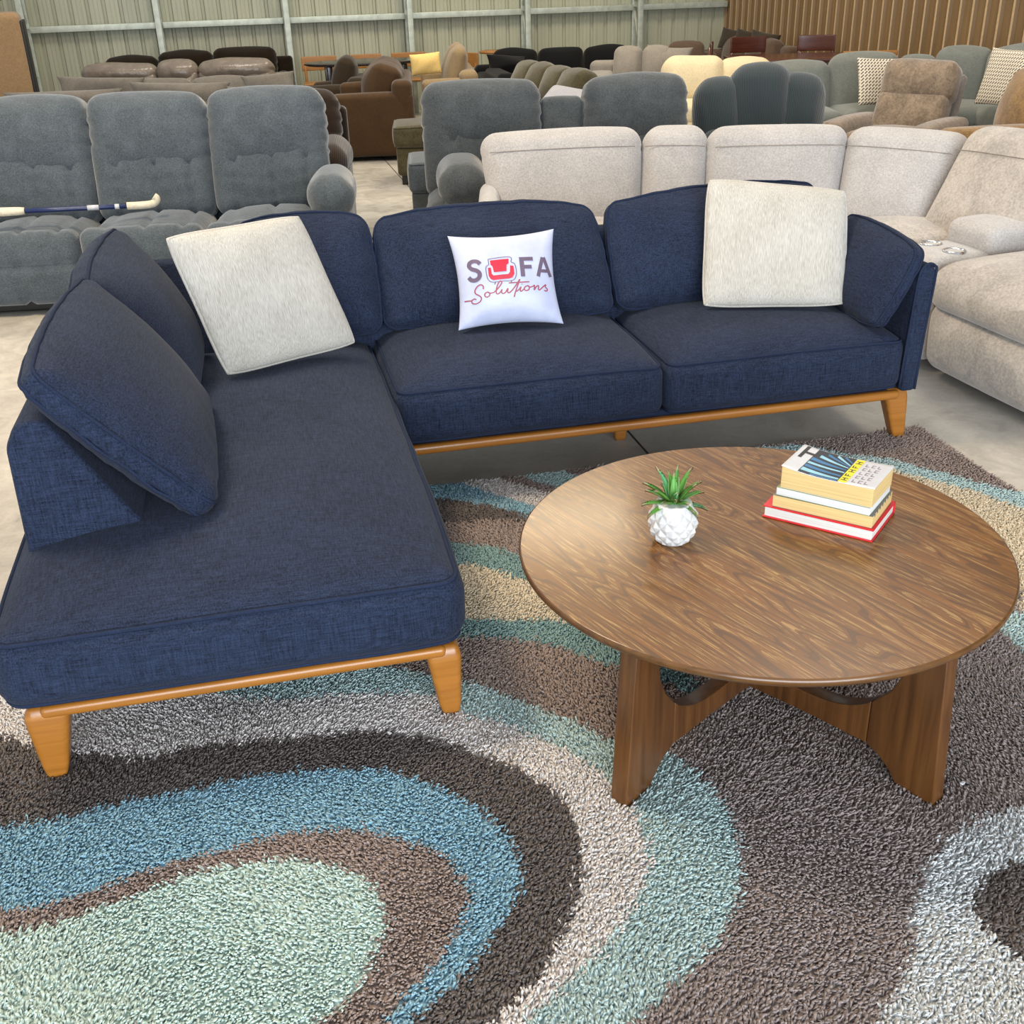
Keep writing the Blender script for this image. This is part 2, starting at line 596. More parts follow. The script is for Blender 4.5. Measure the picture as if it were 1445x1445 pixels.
def cushion(name, size, loc, mat, parent, rot=(0, 0, 0), r=0.05, puff=(0, 0, 0), pw=2, e=0.05, wrinkle=(0.0, 9.0),
            pipes=(), pipe_mat=None, pipe_r=0.006, grooves=(), gathers=(), corners=None, warp=None, seed=0, label=None, inset45=45):
    """Upholstered rounded box. puff = bulge along each axis; pipes = (axis, sign) faces outlined with piping;
    grooves = (axis, position, width, depth); corners = BL, BR, TR, TL points of its middle plane (local x and z)."""
    sx, sy, sz = size
    V, F, N = rbox(sx, sy, sz, r, e)
    h = np.array(size) / 2
    rr = min(r, h.min() * 0.98)

    def shape(V, N):
        U = np.clip(V / h, -1, 1)
        D = np.zeros_like(V)
        for i in range(3):
            j, k = [q for q in range(3) if q != i]
            if isinstance(puff[i], tuple):
                amt = np.where(U[:, i] > 0, puff[i][1], puff[i][0])
            else:
                amt = puff[i]
            D[:, i] = np.sign(U[:, i]) * np.abs(U[:, i]) ** 1.5 * amt * (1 - np.abs(U[:, j]) ** pw) * (1 - np.abs(U[:, k]) ** pw)
        for (ax, pos, wd, dp) in grooves:
            D -= N * (dp * np.exp(-((V[:, ax] - pos) / wd) ** 2) * (1 - np.abs(N[:, ax])))[:, None]
        for (ax, pos, fall, amp, along, freq) in gathers:
            # fabric pulled into small folds that run away from a seam
            ph = V[:, along] * freq + 1.7 * wob(V, 9.0, seed + 40)
            fo = np.sin(ph) + 0.6 * np.sin(ph * 1.83 + 1.0)
            D += N * (amp * fo * np.exp(-np.abs(V[:, ax] - pos) / fall) * (1 - np.abs(N[:, along])))[:, None]
        if wrinkle[0]:
            D += N * (wrinkle[0] * wob(V, wrinkle[1], seed))[:, None]
        P = V + D
        if corners is not None:
            BL, BR, TR, TL = [np.array(c, float) for c in corners]
            u, w = P[:, 0] / sx + 0.5, P[:, 2] / sz + 0.5
            Q = ((1 - u) * (1 - w))[:, None] * BL + (u * (1 - w))[:, None] * BR + (u * w)[:, None] * TR + ((1 - u) * w)[:, None] * TL
            n = np.cross(BR - BL, TL - BL)
            n /= np.linalg.norm(n)
            P = Q - n * P[:, 1:2]
        if warp is not None:
            P = warp(P)
        return P
    P = shape(V, N)
    o = put(name, P, F, mat, parent, True, loc, rot)
    if label:
        o['label'] = label
    if pipes:
        segs = []
        s45, c45 = math.sin(math.radians(inset45)), math.cos(math.radians(inset45))
        for ax, sg in pipes:
            j, k = [q for q in range(3) if q != ax]
            out = rrect(h[j] - rr * (1 - c45), h[k] - rr * (1 - c45), max(rr * c45, 0.004))
            L = np.zeros((len(out), 3))
            L[:, j], L[:, k] = out[:, 0], out[:, 1]
            L[:, ax] = sg * (h[ax] - rr + rr * s45)
            inn = np.clip(L, -(h - rr), h - rr)
            Nn = L - inn
            Nn /= np.maximum(np.linalg.norm(Nn, axis=1, keepdims=True), 1e-9)
            segs.append(tube(shape(L + Nn * pipe_r * 0.35, Nn), pipe_r, True, 6))
        pv, pf = join(segs)
        put('piping', pv, pf, pipe_mat or mat, o)
    return o


def block(name, size, loc, mat, parent=None, rot=(0, 0, 0), r=0.008, e=0.3, warp=None):
    V, F, N = rbox(*size, r, e, 2)
    if warp is not None:
        V = warp(V)
    return put(name, V, F, mat, parent, True, loc, rot)


def tapered_leg(name, top, bottom, size_top, size_bot, mat, parent, r=0.01):
    """Leg from a floor centre to a top centre with its own section at each end."""
    V, F, N = rbox(1, 1, 1, 0.22, 0.5, 3)
    t = (V[:, 2] + 0.5)
    s = np.outer(1 - t, size_bot) + np.outer(t, size_top)
    P = np.zeros_like(V)
    b, tp = np.array(bottom, float), np.array(top, float)
    c = np.outer(1 - t, b) + np.outer(t, tp)
    P[:, 0] = c[:, 0] + V[:, 0] * s[:, 0]
    P[:, 1] = c[:, 1] + V[:, 1] * s[:, 1]
    # keep the ends crisp
    tz = np.clip((t - 0.5) * 1.0 + 0.5, 0, 1)
    P[:, 2] = b[2] + tz * (tp[2] - b[2])
    return put(name, P, F, mat, parent)


def extrude(name, poly, axis, a, b, mat, parent=None, bevel=0.0, loc=None, rot=None, e=None, smooth=False):
    """Prism of a 2D outline along an axis ('x': outline is y,z; 'y': x,z; 'z': x,y), edges bevelled by a modifier."""
    n = len(poly)
    ks = np.linspace(a, b, 2 if not e else max(2, int(abs(b - a) / e) + 1))
    V = []
    for k in ks:
        for p in poly:
            V.append({'x': (k, p[0], p[1]), 'y': (p[0], k, p[1]), 'z': (p[0], p[1], k)}[axis])
    F = []
    for s in range(len(ks) - 1):
        for i in range(n):
            j = (i + 1) % n
            F.append((s * n + i, s * n + j, (s + 1) * n + j, (s + 1) * n + i))
    F.append(tuple(range(n))[::-1])
    F.append(tuple((len(ks) - 1) * n + i for i in range(n)))
    o = put(name, V, F, mat, parent, smooth, loc, rot)
    import bmesh
    bm = bmesh.new()
    bm.from_mesh(o.data)
    bmesh.ops.recalc_face_normals(bm, faces=bm.faces)
    bm.to_mesh(o.data)
    bm.free()
    if bevel:
        md = o.modifiers.new('bevel', 'BEVEL')
        md.width, md.segments, md.limit_method, md.angle_limit = bevel, 4, 'ANGLE', math.radians(25)
        md.harden_normals = False
        o.data.polygons.foreach_set('use_smooth', [True] * len(o.data.polygons))
    return o


def lathe(profile, n=40):
    P = np.array(profile, float)
    k = len(P)
    a = np.linspace(0, 2 * PI, n, endpoint=False)
    V = np.stack([P[:, 0][:, None] * np.cos(a), P[:, 0][:, None] * np.sin(a), np.repeat(P[:, 1][:, None], n, 1)], -1).reshape(-1, 3)
    F = []
    for i in range(k - 1):
        for q in range(n):
            F.append((i * n + q, i * n + (q + 1) % n, (i + 1) * n + (q + 1) % n, (i + 1) * n + q))
    if P[0, 0] > 1e-6:
        F.append(tuple(range(n))[::-1])
    if P[-1, 0] > 1e-6:
        F.append(tuple((k - 1) * n + q for q in range(n)))
    return V, F


def arc(cx, cy, rx, ry, a0, a1, n=16):
    a = np.radians(np.linspace(a0, a1, n))
    return np.stack([cx + rx * np.cos(a), cy + ry * np.sin(a)], 1)


def spline(pts, n=8):
    P = np.array(pts, float)
    Q = np.vstack([2 * P[0] - P[1], P, 2 * P[-1] - P[-2]])
    out = []
    for i in range(1, len(Q) - 2):
        for t in np.linspace(0, 1, n, endpoint=False):
            a, b, c, d = Q[i - 1:i + 3]
            out.append(.5 * ((2 * b) + (c - a) * t + (2 * a - 5 * b + 4 * c - d) * t * t + (3 * b - a - 3 * c + d) * t ** 3))
    out.append(P[-1])
    return np.array(out)


class PillowSurface:
    """Stuffed knife-edge pillow spanned by four corner points; s(u, v) with u, v in -1..1."""

    def __init__(self, BL, BR, TR, TL, thick, pinch=0.05, power=0.5, lump=0.0, seed=0, soft=0.0):
        self.soft = soft
        self.c = [np.array(c, float) for c in (BL, BR, TR, TL)]
        self.t, self.p, self.pow, self.lump, self.seed = thick, pinch, power, lump, seed
        n = np.cross(self.c[1] - self.c[0], self.c[3] - self.c[0])
        self.n = n / np.linalg.norm(n)          # points towards the viewer side

    def at(self, u, v, side=1, lift=0.0):
        u, v = np.asarray(u, float), np.asarray(v, float)
        uu = u * (1 - self.p * (1 - v * v) * np.abs(u) ** 1.5)
        vv = v * (1 - self.p * (1 - u * u) * np.abs(v) ** 1.5)
        k = self.soft
        uu, vv = uu * (1 + .42 * k) * np.sqrt(1 - k * v ** 4), vv * (1 + .42 * k) * np.sqrt(1 - k * u ** 4)
        a, b = uu * .5 + .5, vv * .5 + .5
        BL, BR, TR, TL = self.c
        Q = ((1 - a) * (1 - b))[..., None] * BL + (a * (1 - b))[..., None] * BR + (a * b)[..., None] * TR + ((1 - a) * b)[..., None] * TL
        h = self.t / 2 * np.maximum((1 - u * u) * (1 - v * v), 0) ** self.pow
        if self.lump:
            k = np.stack([u * 2, v * 2, u * 0 + side], -1).reshape(-1, 3)
            h = h * (1 + self.lump * wob(k, 1.6, self.seed).reshape(u.shape))
        return Q + self.n * (side * h + lift)[..., None]

    def build(self, name, mat, parent=None, n=34, pipe=None, pipe_r=0.006, edge=0.0):
        s = np.sin(np.linspace(-PI / 2, PI / 2, n))
        U, Vv = np.meshgrid(s, s, indexing='ij')
        A = self.at(U, Vv, 1, edge).reshape(-1, 3)
        B = self.at(U, Vv, -1, -edge).reshape(-1, 3)
        idx = np.arange(n * n).reshape(n, n)
        q = np.stack([idx[:-1, :-1].ravel(), idx[1:, :-1].ravel(), idx[1:, 1:].ravel(), idx[:-1, 1:].ravel()], 1)
        F = [tuple(x) for x in q.tolist()] + [tuple(x) for x in (q[:, ::-1] + n * n).tolist()]
        ring = np.concatenate([idx[:, 0], idx[-1, 1:], idx[-2::-1, -1], idx[0, -2:0:-1]])
        for a, b in zip(ring, np.roll(ring, -1)):
            F.append((a, a + n * n, b + n * n, b))
        c = np.mean(self.c, axis=0)
        ux = self.c[1] - self.c[0]
        ux = ux / np.linalg.norm(ux)
        self.R = np.stack([ux, -self.n, np.cross(ux, -self.n)], 1)      # local x along the lower edge, z up the face
        self.mid = c
        o = put(name, (np.vstack([A, B]) - c) @ self.R, F, mat, parent, True, c)
        o.rotation_euler = Matrix(self.R.tolist()).to_euler()
        bm_fix(o)
        if pipe is not None:
            pts = ((A[ring] + B[ring]) / 2 - c) @ self.R
            put('piping', *tube(pts, pipe_r, True, 6), pipe, o)
        return o


def bm_fix(o):
    import bmesh
    bm = bmesh.new()
    bm.from_mesh(o.data)
    bmesh.ops.remove_doubles(bm, verts=bm.verts, dist=0.0003)
    bmesh.ops.recalc_face_normals(bm, faces=bm.faces)
    bm.to_mesh(o.data)
    bm.free()
    o.data.polygons.foreach_set('use_smooth', [True] * len(o.data.polygons))


def structure(o):
    o['kind'] = 'structure'
    return o


def yawed(x, y, z=0.0, o=(0, 0), yaw=YAW):
    return (o[0] + x * math.cos(yaw) - y * math.sin(yaw), o[1] + x * math.sin(yaw) + y * math.cos(yaw), z)

# ---------------------------------------------------------------- the hall
HALL_W, HALL_B = 6.81, 15.71      # right wall and back wall in the hall's own axes


def hall(x, y, z=0.0):
    return yawed(x, y, z)


def build_hall():
    V = [hall(-9, -4), hall(HALL_W, -4), hall(HALL_W, HALL_B + 0.1), hall(-9, HALL_B + 0.1)]
    fl = put('floor', [(0, 0, 0)] * 0 + [(a, b, 0.0) for a, b, c in V] + [(a, b, -0.15) for a, b, c in V],
             [(0, 1, 2, 3), (7, 6, 5, 4), (0, 4, 5, 1), (1, 5, 6, 2), (2, 6, 7, 3), (3, 7, 4, 0)], M['concrete'], smooth=False)
    structure(fl)
    # saw-cut joints
    for xx, yy, ln, ang in ((1.295, 3.7, 24, 90), (-3.4, 3.7, 24, 90), (-1.0, 7.6, 15, 0)):
        c = hall(xx, yy + (4 if ang == 90 else 0))
        j = put('joint', *rbox(ln, 0.008, 0.003, 0.001, 30, 1)[:2], M['joint'], fl, False, (c[0], c[1], 0.0006), (0, 0, YAW + math.radians(ang)))

    def clad(name, length, height, mat, depth, pitch=0.2, out=1, ribmat=None):
        """Ribbed sheet: the pan is at y = 0, the ribs step by depth."""
        prof, mi = [], []
        x = 0.0
        while x < length - 1e-6:
            for dx, d in ((0.0, 0), (0.012, depth), (0.042, depth), (0.054, 0), (0.098, 0), (0.101, 0.004), (0.107, 0.004), (0.110, 0), (0.15, 0), (0.153, .004), (0.159, .004), (0.162, 0)):
                prof.append((x + dx, d * out))
            x += pitch
        prof.append((length, 0))
        n = len(prof)
        V = [(px, py, 0) for px, py in prof] + [(px, py, height) for px, py in prof]
        F = [(i, i + 1, n + i + 1, n + i) for i in range(n - 1)]
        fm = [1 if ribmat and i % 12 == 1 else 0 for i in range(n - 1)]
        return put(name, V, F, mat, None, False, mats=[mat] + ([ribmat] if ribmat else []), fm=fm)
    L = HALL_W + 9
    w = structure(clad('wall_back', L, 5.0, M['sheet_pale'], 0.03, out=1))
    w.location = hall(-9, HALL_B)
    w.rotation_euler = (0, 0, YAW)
    w = structure(clad('wall_right', HALL_B + 4, 5.0, M['sheet_tan'], 0.03, out=1, ribmat=M['rib_lit']))  # rib crests take the paler, painted-lit colour
    c = hall(HALL_W, HALL_B)
    w.location = c
    w.rotation_euler = (0, 0, YAW - PI / 2)
    # the ribs of this wall stand proud of the pan
    w.scale = (1, -1, 1)

    # laced steel posts and the girt rail between them
    for i in range(6):
        xx = -2.52 + 1.589 * i
        c = hall(xx, 15.40)
        po = bpy.data.objects.new('trim_%d' % (i + 1), None)
        COL.objects.link(po)
        structure(po)
        po.location = (c[0], c[1], 0)
        po.rotation_euler = (0, 0, YAW)
        block('chord', (0.075, 0.05, 4.6), (0, 0, 2.3), M['galv'], po, r=0.006)
        block('chord', (0.075, 0.05, 4.6), (0, 0.25, 2.3), M['galv'], po, r=0.006)
        for k in range(8):
            z0 = 0.1 + 0.55 * k
            block('lacing', (0.035, 0.30, 0.012), (0, 0.125, z0), M['galv'], po, r=0.004)
            block('lacing', (0.035, 0.58, 0.012), (0, 0.125, z0 + 0.28), M['galv'], po, rot=(math.radians(64 if k % 2 else -64), 0, 0), r=0.004)
    for i, (a, b) in enumerate([(-7.0, -2.56)] + [(-2.48 + 1.589 * k, -2.56 + 1.589 * (k + 1)) for k in range(5)] + [(-2.48 + 1.589 * 5, HALL_W - 0.03)]):
        c = hall((a + b) / 2, 15.625)
        g = block('trim_%d' % (i + 7), (b - a, 0.10, 0.075), (c[0], c[1], 1.19), M['galv'], None, (0, 0, YAW), 0.006)
        structure(g)


build_hall()

# ---------------------------------------------------------------- the rug
RUG_REGIONS = [
    ('brown', [(0.892, 0.311), (1.013, 0.295), (1.172, 0.218), (1.234, 0.169), (1.297, 0.097), (1.389, 0.019), (1.509, -0.153), (1.358, -0.355), (1.249, -0.236), (1.08, -0.035), (0.953, 0.077), (0.796, 0.168)]),
    ('teal', [(0.909, 0.417), (1.045, 0.379), (1.193, 0.325), (1.265, 0.301), (1.376, 0.211), (1.509, 0.034), (1.498, -0.135), (1.389, 0.019), (1.297, 0.097), (1.234, 0.169), (1.172, 0.218), (1.013, 0.295), (0.896, 0.335)]),
    ('cream', [(0.961, 0.739), (1.093, 0.678), (1.138, 0.633), (1.22, 0.548), (1.421, 0.35), (1.644, 0.172), (1.509, 0.034), (1.376, 0.211), (1.265, 0.301), (1.193, 0.325), (1.045, 0.379), (0.909, 0.417)]),
    ('teal', [(0.958, 0.859), (1.097, 0.819), (1.182, 0.774), (1.247, 0.703), (1.362, 0.578), (1.625, 0.332), (1.644, 0.172), (1.421, 0.35), (1.22, 0.548), (1.138, 0.633), (1.093, 0.678), (0.961, 0.739)]),
    ('brown', [(0.98, 1.006), (1.107, 0.969), (1.216, 0.958), (1.357, 0.895), (1.608, 0.645), (1.764, 0.461), (1.625, 0.332), (1.362, 0.578), (1.247, 0.703), (1.182, 0.774), (1.097, 0.819), (0.958, 0.859)]),
    ('char', [(1.009, 1.193), (1.107, 1.152), (1.228, 1.059), (1.34, 0.948), (1.539, 0.789), (1.703, 0.593), (1.764, 0.461), (1.608, 0.645), (1.357, 0.895), (1.216, 0.958), (1.107, 0.969), (0.98, 1.006)]),
    ('blue', [(0.975, 1.299), (1.11, 1.277), (1.173, 1.276), (1.262, 1.135), (1.374, 1.01), (1.647, 0.758), (1.815, 0.585), (1.703, 0.593), (1.539, 0.789), (1.34, 0.948), (1.228, 1.059), (1.107, 1.152), (1.009, 1.193)]),
    ('white', [(1.153, 1.307), (1.298, 1.301), (1.364, 1.188), (1.45, 1.09), (1.68, 0.853), (1.851, 0.672), (1.815, 0.585), (1.647, 0.758), (1.374, 1.01), (1.262, 1.135), (1.173, 1.276)]),
    ('brown', [(1.298, 1.301), (1.362, 1.32), (1.385, 1.275), (1.425, 1.207), (1.496, 1.13), (1.706, 0.928), (1.68, 0.853), (1.45, 1.09), (1.364, 1.188), (1.293, 1.278)]),
    ('aqua', [(1.357, 1.296), (1.539, 1.293), (1.574, 1.205), (1.743, 1.032), (1.926, 0.851), (1.88, 0.741), (1.706, 0.928), (1.496, 1.13), (1.425, 1.207), (1.385, 1.275)]),
    ('brown', [(1.539, 1.293), (1.652, 1.298), (1.781, 1.143), (1.962, 0.937), (1.926, 0.851), (1.743, 1.032), (1.574, 1.205), (1.544, 1.272)]),
    ('white', [(1.652, 1.298), (1.843, 1.321), (2.09, 1.314), (1.972, 0.963), (1.962, 0.937), (1.781, 1.143), (1.656, 1.277)]),
    ('brown', [(2.242, 1.339), (3, 1.369), (3.04, 0.702), (3.056, 0.581), (3.014, 0.527), (2.96, 0.65), (2.895, 0.728), (2.823, 0.846), (2.755, 0.924), (2.697, 1.026), (2.572, 1.111), (2.482, 1.215), (2.425, 1.261), (2.264, 1.261)]),
    ('aqua', [(1.971, 1.295), (2.264, 1.261), (2.425, 1.261), (2.482, 1.215), (2.572, 1.111), (2.697, 1.026), (2.755, 0.924), (2.823, 0.846), (2.895, 0.728), (2.96, 0.65), (3.029, 0.48), (2.885, 0.011), (2.599, -0.17), (2.371, -0.223), (2.361, -0.154), (2.371, 0.04), (2.475, 0.003), (2.588, -0.022), (2.764, 0.087), (2.859, 0.327), (2.883, 0.544), (2.851, 0.609), (2.813, 0.717), (2.752, 0.795), (2.709, 0.85), (2.632, 0.967), (2.513, 1.036), (2.319, 1.141), (2.005, 1.171)]),
    ('cream', [(2.005, 1.171), (2.319, 1.141), (2.513, 1.036), (2.632, 0.967), (2.709, 0.85), (2.752, 0.795), (2.813, 0.717), (2.851, 0.609), (2.883, 0.544), (2.859, 0.327), (2.764, 0.087), (2.588, -0.022), (2.475, 0.003), (2.551, 0.107), (2.55, 0.234), (2.541, 0.469), (2.481, 0.697), (2.313, 0.861), (1.951, 0.912)]),
    ('aqua', [(-0.868, 0.962), (-0.658, 0.879), (-0.451, 0.798), (-0.247, 0.707), (-0.038, 0.593), (0.164, 0.473), (0.337, 0.38), (0.474, 0.328), (0.591, 0.298), (0.697, 0.261), (0.797, 0.206), (0.884, 0.146), (0.956, 0.091), (1.007, 0.046), (1.045, 0.005), (1.08, -0.035), (1.12, -0.076), (1.157, -0.116), (1.189, -0.151), (1.211, -0.18), (1.228, -0.205), (1.25, -0.231), (1.285, -0.258), (1.324, -0.286), (1.356, -0.317), (1.375, -0.351), (1.387, -0.388), (1.395, -0.426), (1.4, -0.468), (1.401, -0.511), (1.398, -0.551), (1.392, -0.585), (1.383, -0.616), (1.371, -0.648), (1.354, -0.681), (1.334, -0.715), (1.313, -0.746), (1.293, -0.771), (1.272, -0.793), (1.247, -0.816), (1.216, -0.841), (1.182, -0.865), (1.151, -0.887), (1.126, -0.904), (1.103, -0.917), (1.083, -0.929), (1.066, -0.939), (1.05, -0.946), (1.037, -0.953), (1.028, -0.959), (1.021, -0.963), (1.014, -0.968), (-0.355, -0.614)]),
    ('white', [(-0.826, 0.833), (-0.618, 0.759), (-0.412, 0.686), (-0.229, 0.609), (-0.08, 0.526), (0.046, 0.441), (0.158, 0.362), (0.257, 0.285), (0.342, 0.214), (0.425, 0.161), (0.511, 0.139), (0.598, 0.134), (0.68, 0.124), (0.757, 0.104), (0.829, 0.079), (0.882, 0.053), (0.908, 0.023), (0.917, -0.008), (0.928, -0.034), (0.946, -0.05), (0.967, -0.063), (0.989, -0.079), (1.015, -0.103), (1.043, -0.131), (1.07, -0.16), (1.094, -0.188), (1.116, -0.217), (1.136, -0.247), (1.154, -0.277), (1.17, -0.309), (1.183, -0.34), (1.192, -0.37), (1.198, -0.399), (1.203, -0.428), (1.208, -0.454), (1.211, -0.479), (1.211, -0.508), (1.207, -0.542), (1.199, -0.578), (1.188, -0.611), (1.175, -0.638), (1.159, -0.662), (1.14, -0.687), (1.115, -0.716), (1.088, -0.745), (1.063, -0.769), (1.043, -0.785), (1.025, -0.797), (1.004, -0.811), (0.976, -0.828), (0.947, -0.845), (0.92, -0.862), (0.9, -0.876), (0.882, -0.888), (0.867, -0.899), (0.855, -0.908), (0.846, -0.915), (0.837, -0.922), (-0.355, -0.614)]),
    ('char', [(-0.683, 0.393), (-0.528, 0.335), (-0.376, 0.278), (-0.26, 0.233), (-0.2, 0.205), (-0.175, 0.188), (-0.152, 0.17), (-0.123, 0.146), (-0.095, 0.121), (-0.067, 0.1), (-0.035, 0.085), (-0.002, 0.072), (0.029, 0.061), (0.054, 0.05), (0.075, 0.041), (0.098, 0.031), (0.122, 0.019), (0.146, 0.006), (0.169, -0.004), (0.193, -0.007), (0.217, -0.006), (0.238, -0.004), (0.255, -0), (0.269, 0.006), (0.287, 0.009), (0.311, 0.008), (0.338, 0.004), (0.371, -0.001), (0.411, -0.006), (0.456, -0.012), (0.502, -0.018), (0.548, -0.02), (0.596, -0.022), (0.64, -0.025), (0.677, -0.032), (0.711, -0.041), (0.745, -0.054), (0.785, -0.075), (0.825, -0.101), (0.86, -0.126), (0.886, -0.151), (0.908, -0.176), (0.929, -0.198), (0.951, -0.216), (0.972, -0.233), (0.991, -0.25), (1.009, -0.271), (1.026, -0.294), (1.04, -0.315), (1.052, -0.336), (1.062, -0.357), (1.069, -0.378), (1.074, -0.399), (1.077, -0.422), (1.078, -0.446), (1.077, -0.474), (1.074, -0.504), (1.07, -0.531), (1.066, -0.554), (1.062, -0.575), (1.055, -0.597), (1.045, -0.622), (1.033, -0.649), (1.019, -0.675), (1.003, -0.702), (0.985, -0.728), (0.966, -0.753), (0.944, -0.78), (0.921, -0.807), (0.9, -0.829), (0.88, -0.845), (0.863, -0.857), (0.846, -0.867), (0.831, -0.877), (0.817, -0.884), (0.805, -0.891), (0.795, -0.897), (0.788, -0.902), (0.78, -0.907), (-0.355, -0.614)]),
    ('blue', [(-0.522, -0.101), (-0.37, -0.12), (-0.217, -0.138), (-0.096, -0.152), (-0.028, -0.159), (0.005, -0.161), (0.034, -0.16), (0.063, -0.156), (0.088, -0.148), (0.119, -0.142), (0.163, -0.141), (0.215, -0.142), (0.266, -0.142), (0.317, -0.137), (0.368, -0.131), (0.419, -0.127), (0.472, -0.13), (0.525, -0.135), (0.574, -0.142), (0.616, -0.149), (0.653, -0.157), (0.69, -0.171), (0.728, -0.193), (0.765, -0.221), (0.799, -0.25), (0.83, -0.28), (0.859, -0.312), (0.883, -0.344), (0.903, -0.379), (0.919, -0.414), (0.93, -0.443), (0.935, -0.461), (0.937, -0.474), (0.938, -0.491), (0.94, -0.518), (0.94, -0.548), (0.936, -0.577), (0.926, -0.604), (0.912, -0.63), (0.896, -0.654), (0.879, -0.674), (0.861, -0.693), (0.844, -0.711), (0.827, -0.73), (0.81, -0.748), (0.793, -0.765), (0.776, -0.78), (0.758, -0.794), (0.741, -0.806), (0.725, -0.817), (0.71, -0.826), (0.695, -0.837), (0.681, -0.849), (0.667, -0.862), (0.654, -0.875), (-0.355, -0.614)]),
    ('brown', [(-0.439, -0.355), (-0.301, -0.375), (-0.162, -0.395), (-0.051, -0.409), (0.012, -0.414), (0.045, -0.412), (0.078, -0.406), (0.12, -0.394), (0.161, -0.377), (0.207, -0.363), (0.261, -0.356), (0.32, -0.351), (0.373, -0.347), (0.415, -0.341), (0.45, -0.336), (0.488, -0.335), (0.537, -0.34), (0.588, -0.349), (0.632, -0.359), (0.66, -0.367), (0.68, -0.375), (0.702, -0.388), (0.732, -0.409), (0.763, -0.433), (0.787, -0.457), (0.803, -0.48), (0.812, -0.503), (0.819, -0.526), (0.825, -0.549), (0.828, -0.571), (0.826, -0.595), (0.818, -0.622), (0.805, -0.65), (0.791, -0.675), (0.776, -0.697), (0.759, -0.717), (0.74, -0.737), (0.716, -0.757), (0.69, -0.777), (0.668, -0.796), (0.652, -0.815), (0.64, -0.833), (0.631, -0.848), (0.625, -0.856), (0.622, -0.861), (0.619, -0.866), (-0.355, -0.614)]),
    ('mint', [(-0.415, -0.43), (-0.281, -0.444), (-0.145, -0.459), (-0.04, -0.469), (0.011, -0.471), (0.031, -0.469), (0.053, -0.464), (0.092, -0.455), (0.135, -0.444), (0.179, -0.433), (0.222, -0.42), (0.266, -0.406), (0.311, -0.397), (0.359, -0.396), (0.408, -0.4), (0.45, -0.404), (0.482, -0.407), (0.507, -0.412), (0.533, -0.42), (0.561, -0.434), (0.589, -0.452), (0.613, -0.472), (0.634, -0.49), (0.651, -0.51), (0.663, -0.533), (0.669, -0.563), (0.671, -0.596), (0.669, -0.626), (0.661, -0.65), (0.65, -0.672), (0.637, -0.694), (0.623, -0.717), (0.609, -0.74), (0.592, -0.761), (0.57, -0.78), (0.546, -0.796), (0.526, -0.811), (0.516, -0.821), (0.51, -0.828), (0.503, -0.836), (-0.355, -0.614)]),
    ('silver', [(2.088, -0.667), (2.058, -0.665), (2.029, -0.663), (1.998, -0.663), (1.967, -0.663), (1.935, -0.664), (1.903, -0.668), (1.871, -0.674), (1.839, -0.683), (1.809, -0.694), (1.784, -0.705), (1.76, -0.718), (1.738, -0.733), (1.715, -0.753), (1.692, -0.774), (1.671, -0.795), (1.651, -0.815), (1.632, -0.835), (1.617, -0.855), (1.606, -0.873), (1.599, -0.89), (1.589, -0.907), (1.575, -0.926), (1.559, -0.944), (1.543, -0.961), (1.527, -0.976), (1.511, -0.989), (1.495, -1.002), (1.479, -1.016), (1.463, -1.029), (1.448, -1.041), (1.436, -1.052), (1.425, -1.062), (1.414, -1.071), (1.935, -1.206), (2.332, -0.781)]),
    ('char', [(1.981, -0.804), (1.954, -0.801), (1.927, -0.797), (1.901, -0.795), (1.876, -0.794), (1.852, -0.795), (1.83, -0.799), (1.808, -0.808), (1.788, -0.82), (1.771, -0.833), (1.757, -0.843), (1.745, -0.853), (1.736, -0.865), (1.73, -0.88), (1.726, -0.896), (1.725, -0.913), (1.726, -0.93), (1.728, -0.948), (1.731, -0.964), (1.735, -0.978), (1.74, -0.991), (1.747, -1.005), (1.759, -1.021), (1.774, -1.037), (1.788, -1.053), (2.044, -1.089), (2.211, -0.91)]),
]

SOFA_O = (-1.04663, 1.93753)
TBL = (0.559, 2.156)
TABLE_ARMS = (-51.5, -133, 128.5, 47)
RUG_BASE = 0.006


def inside(poly, X, Y):
    c = np.zeros(len(X), bool)
    n = len(poly)
    for i in range(n):
        x1, y1 = poly[i]
        x2, y2 = poly[(i + 1) % n]
        if y1 == y2:
            continue
        m = ((y1 > Y) != (y2 > Y)) & (X < (x2 - x1) * (Y - y1) / (y2 - y1) + x1)
        c ^= m
    return c


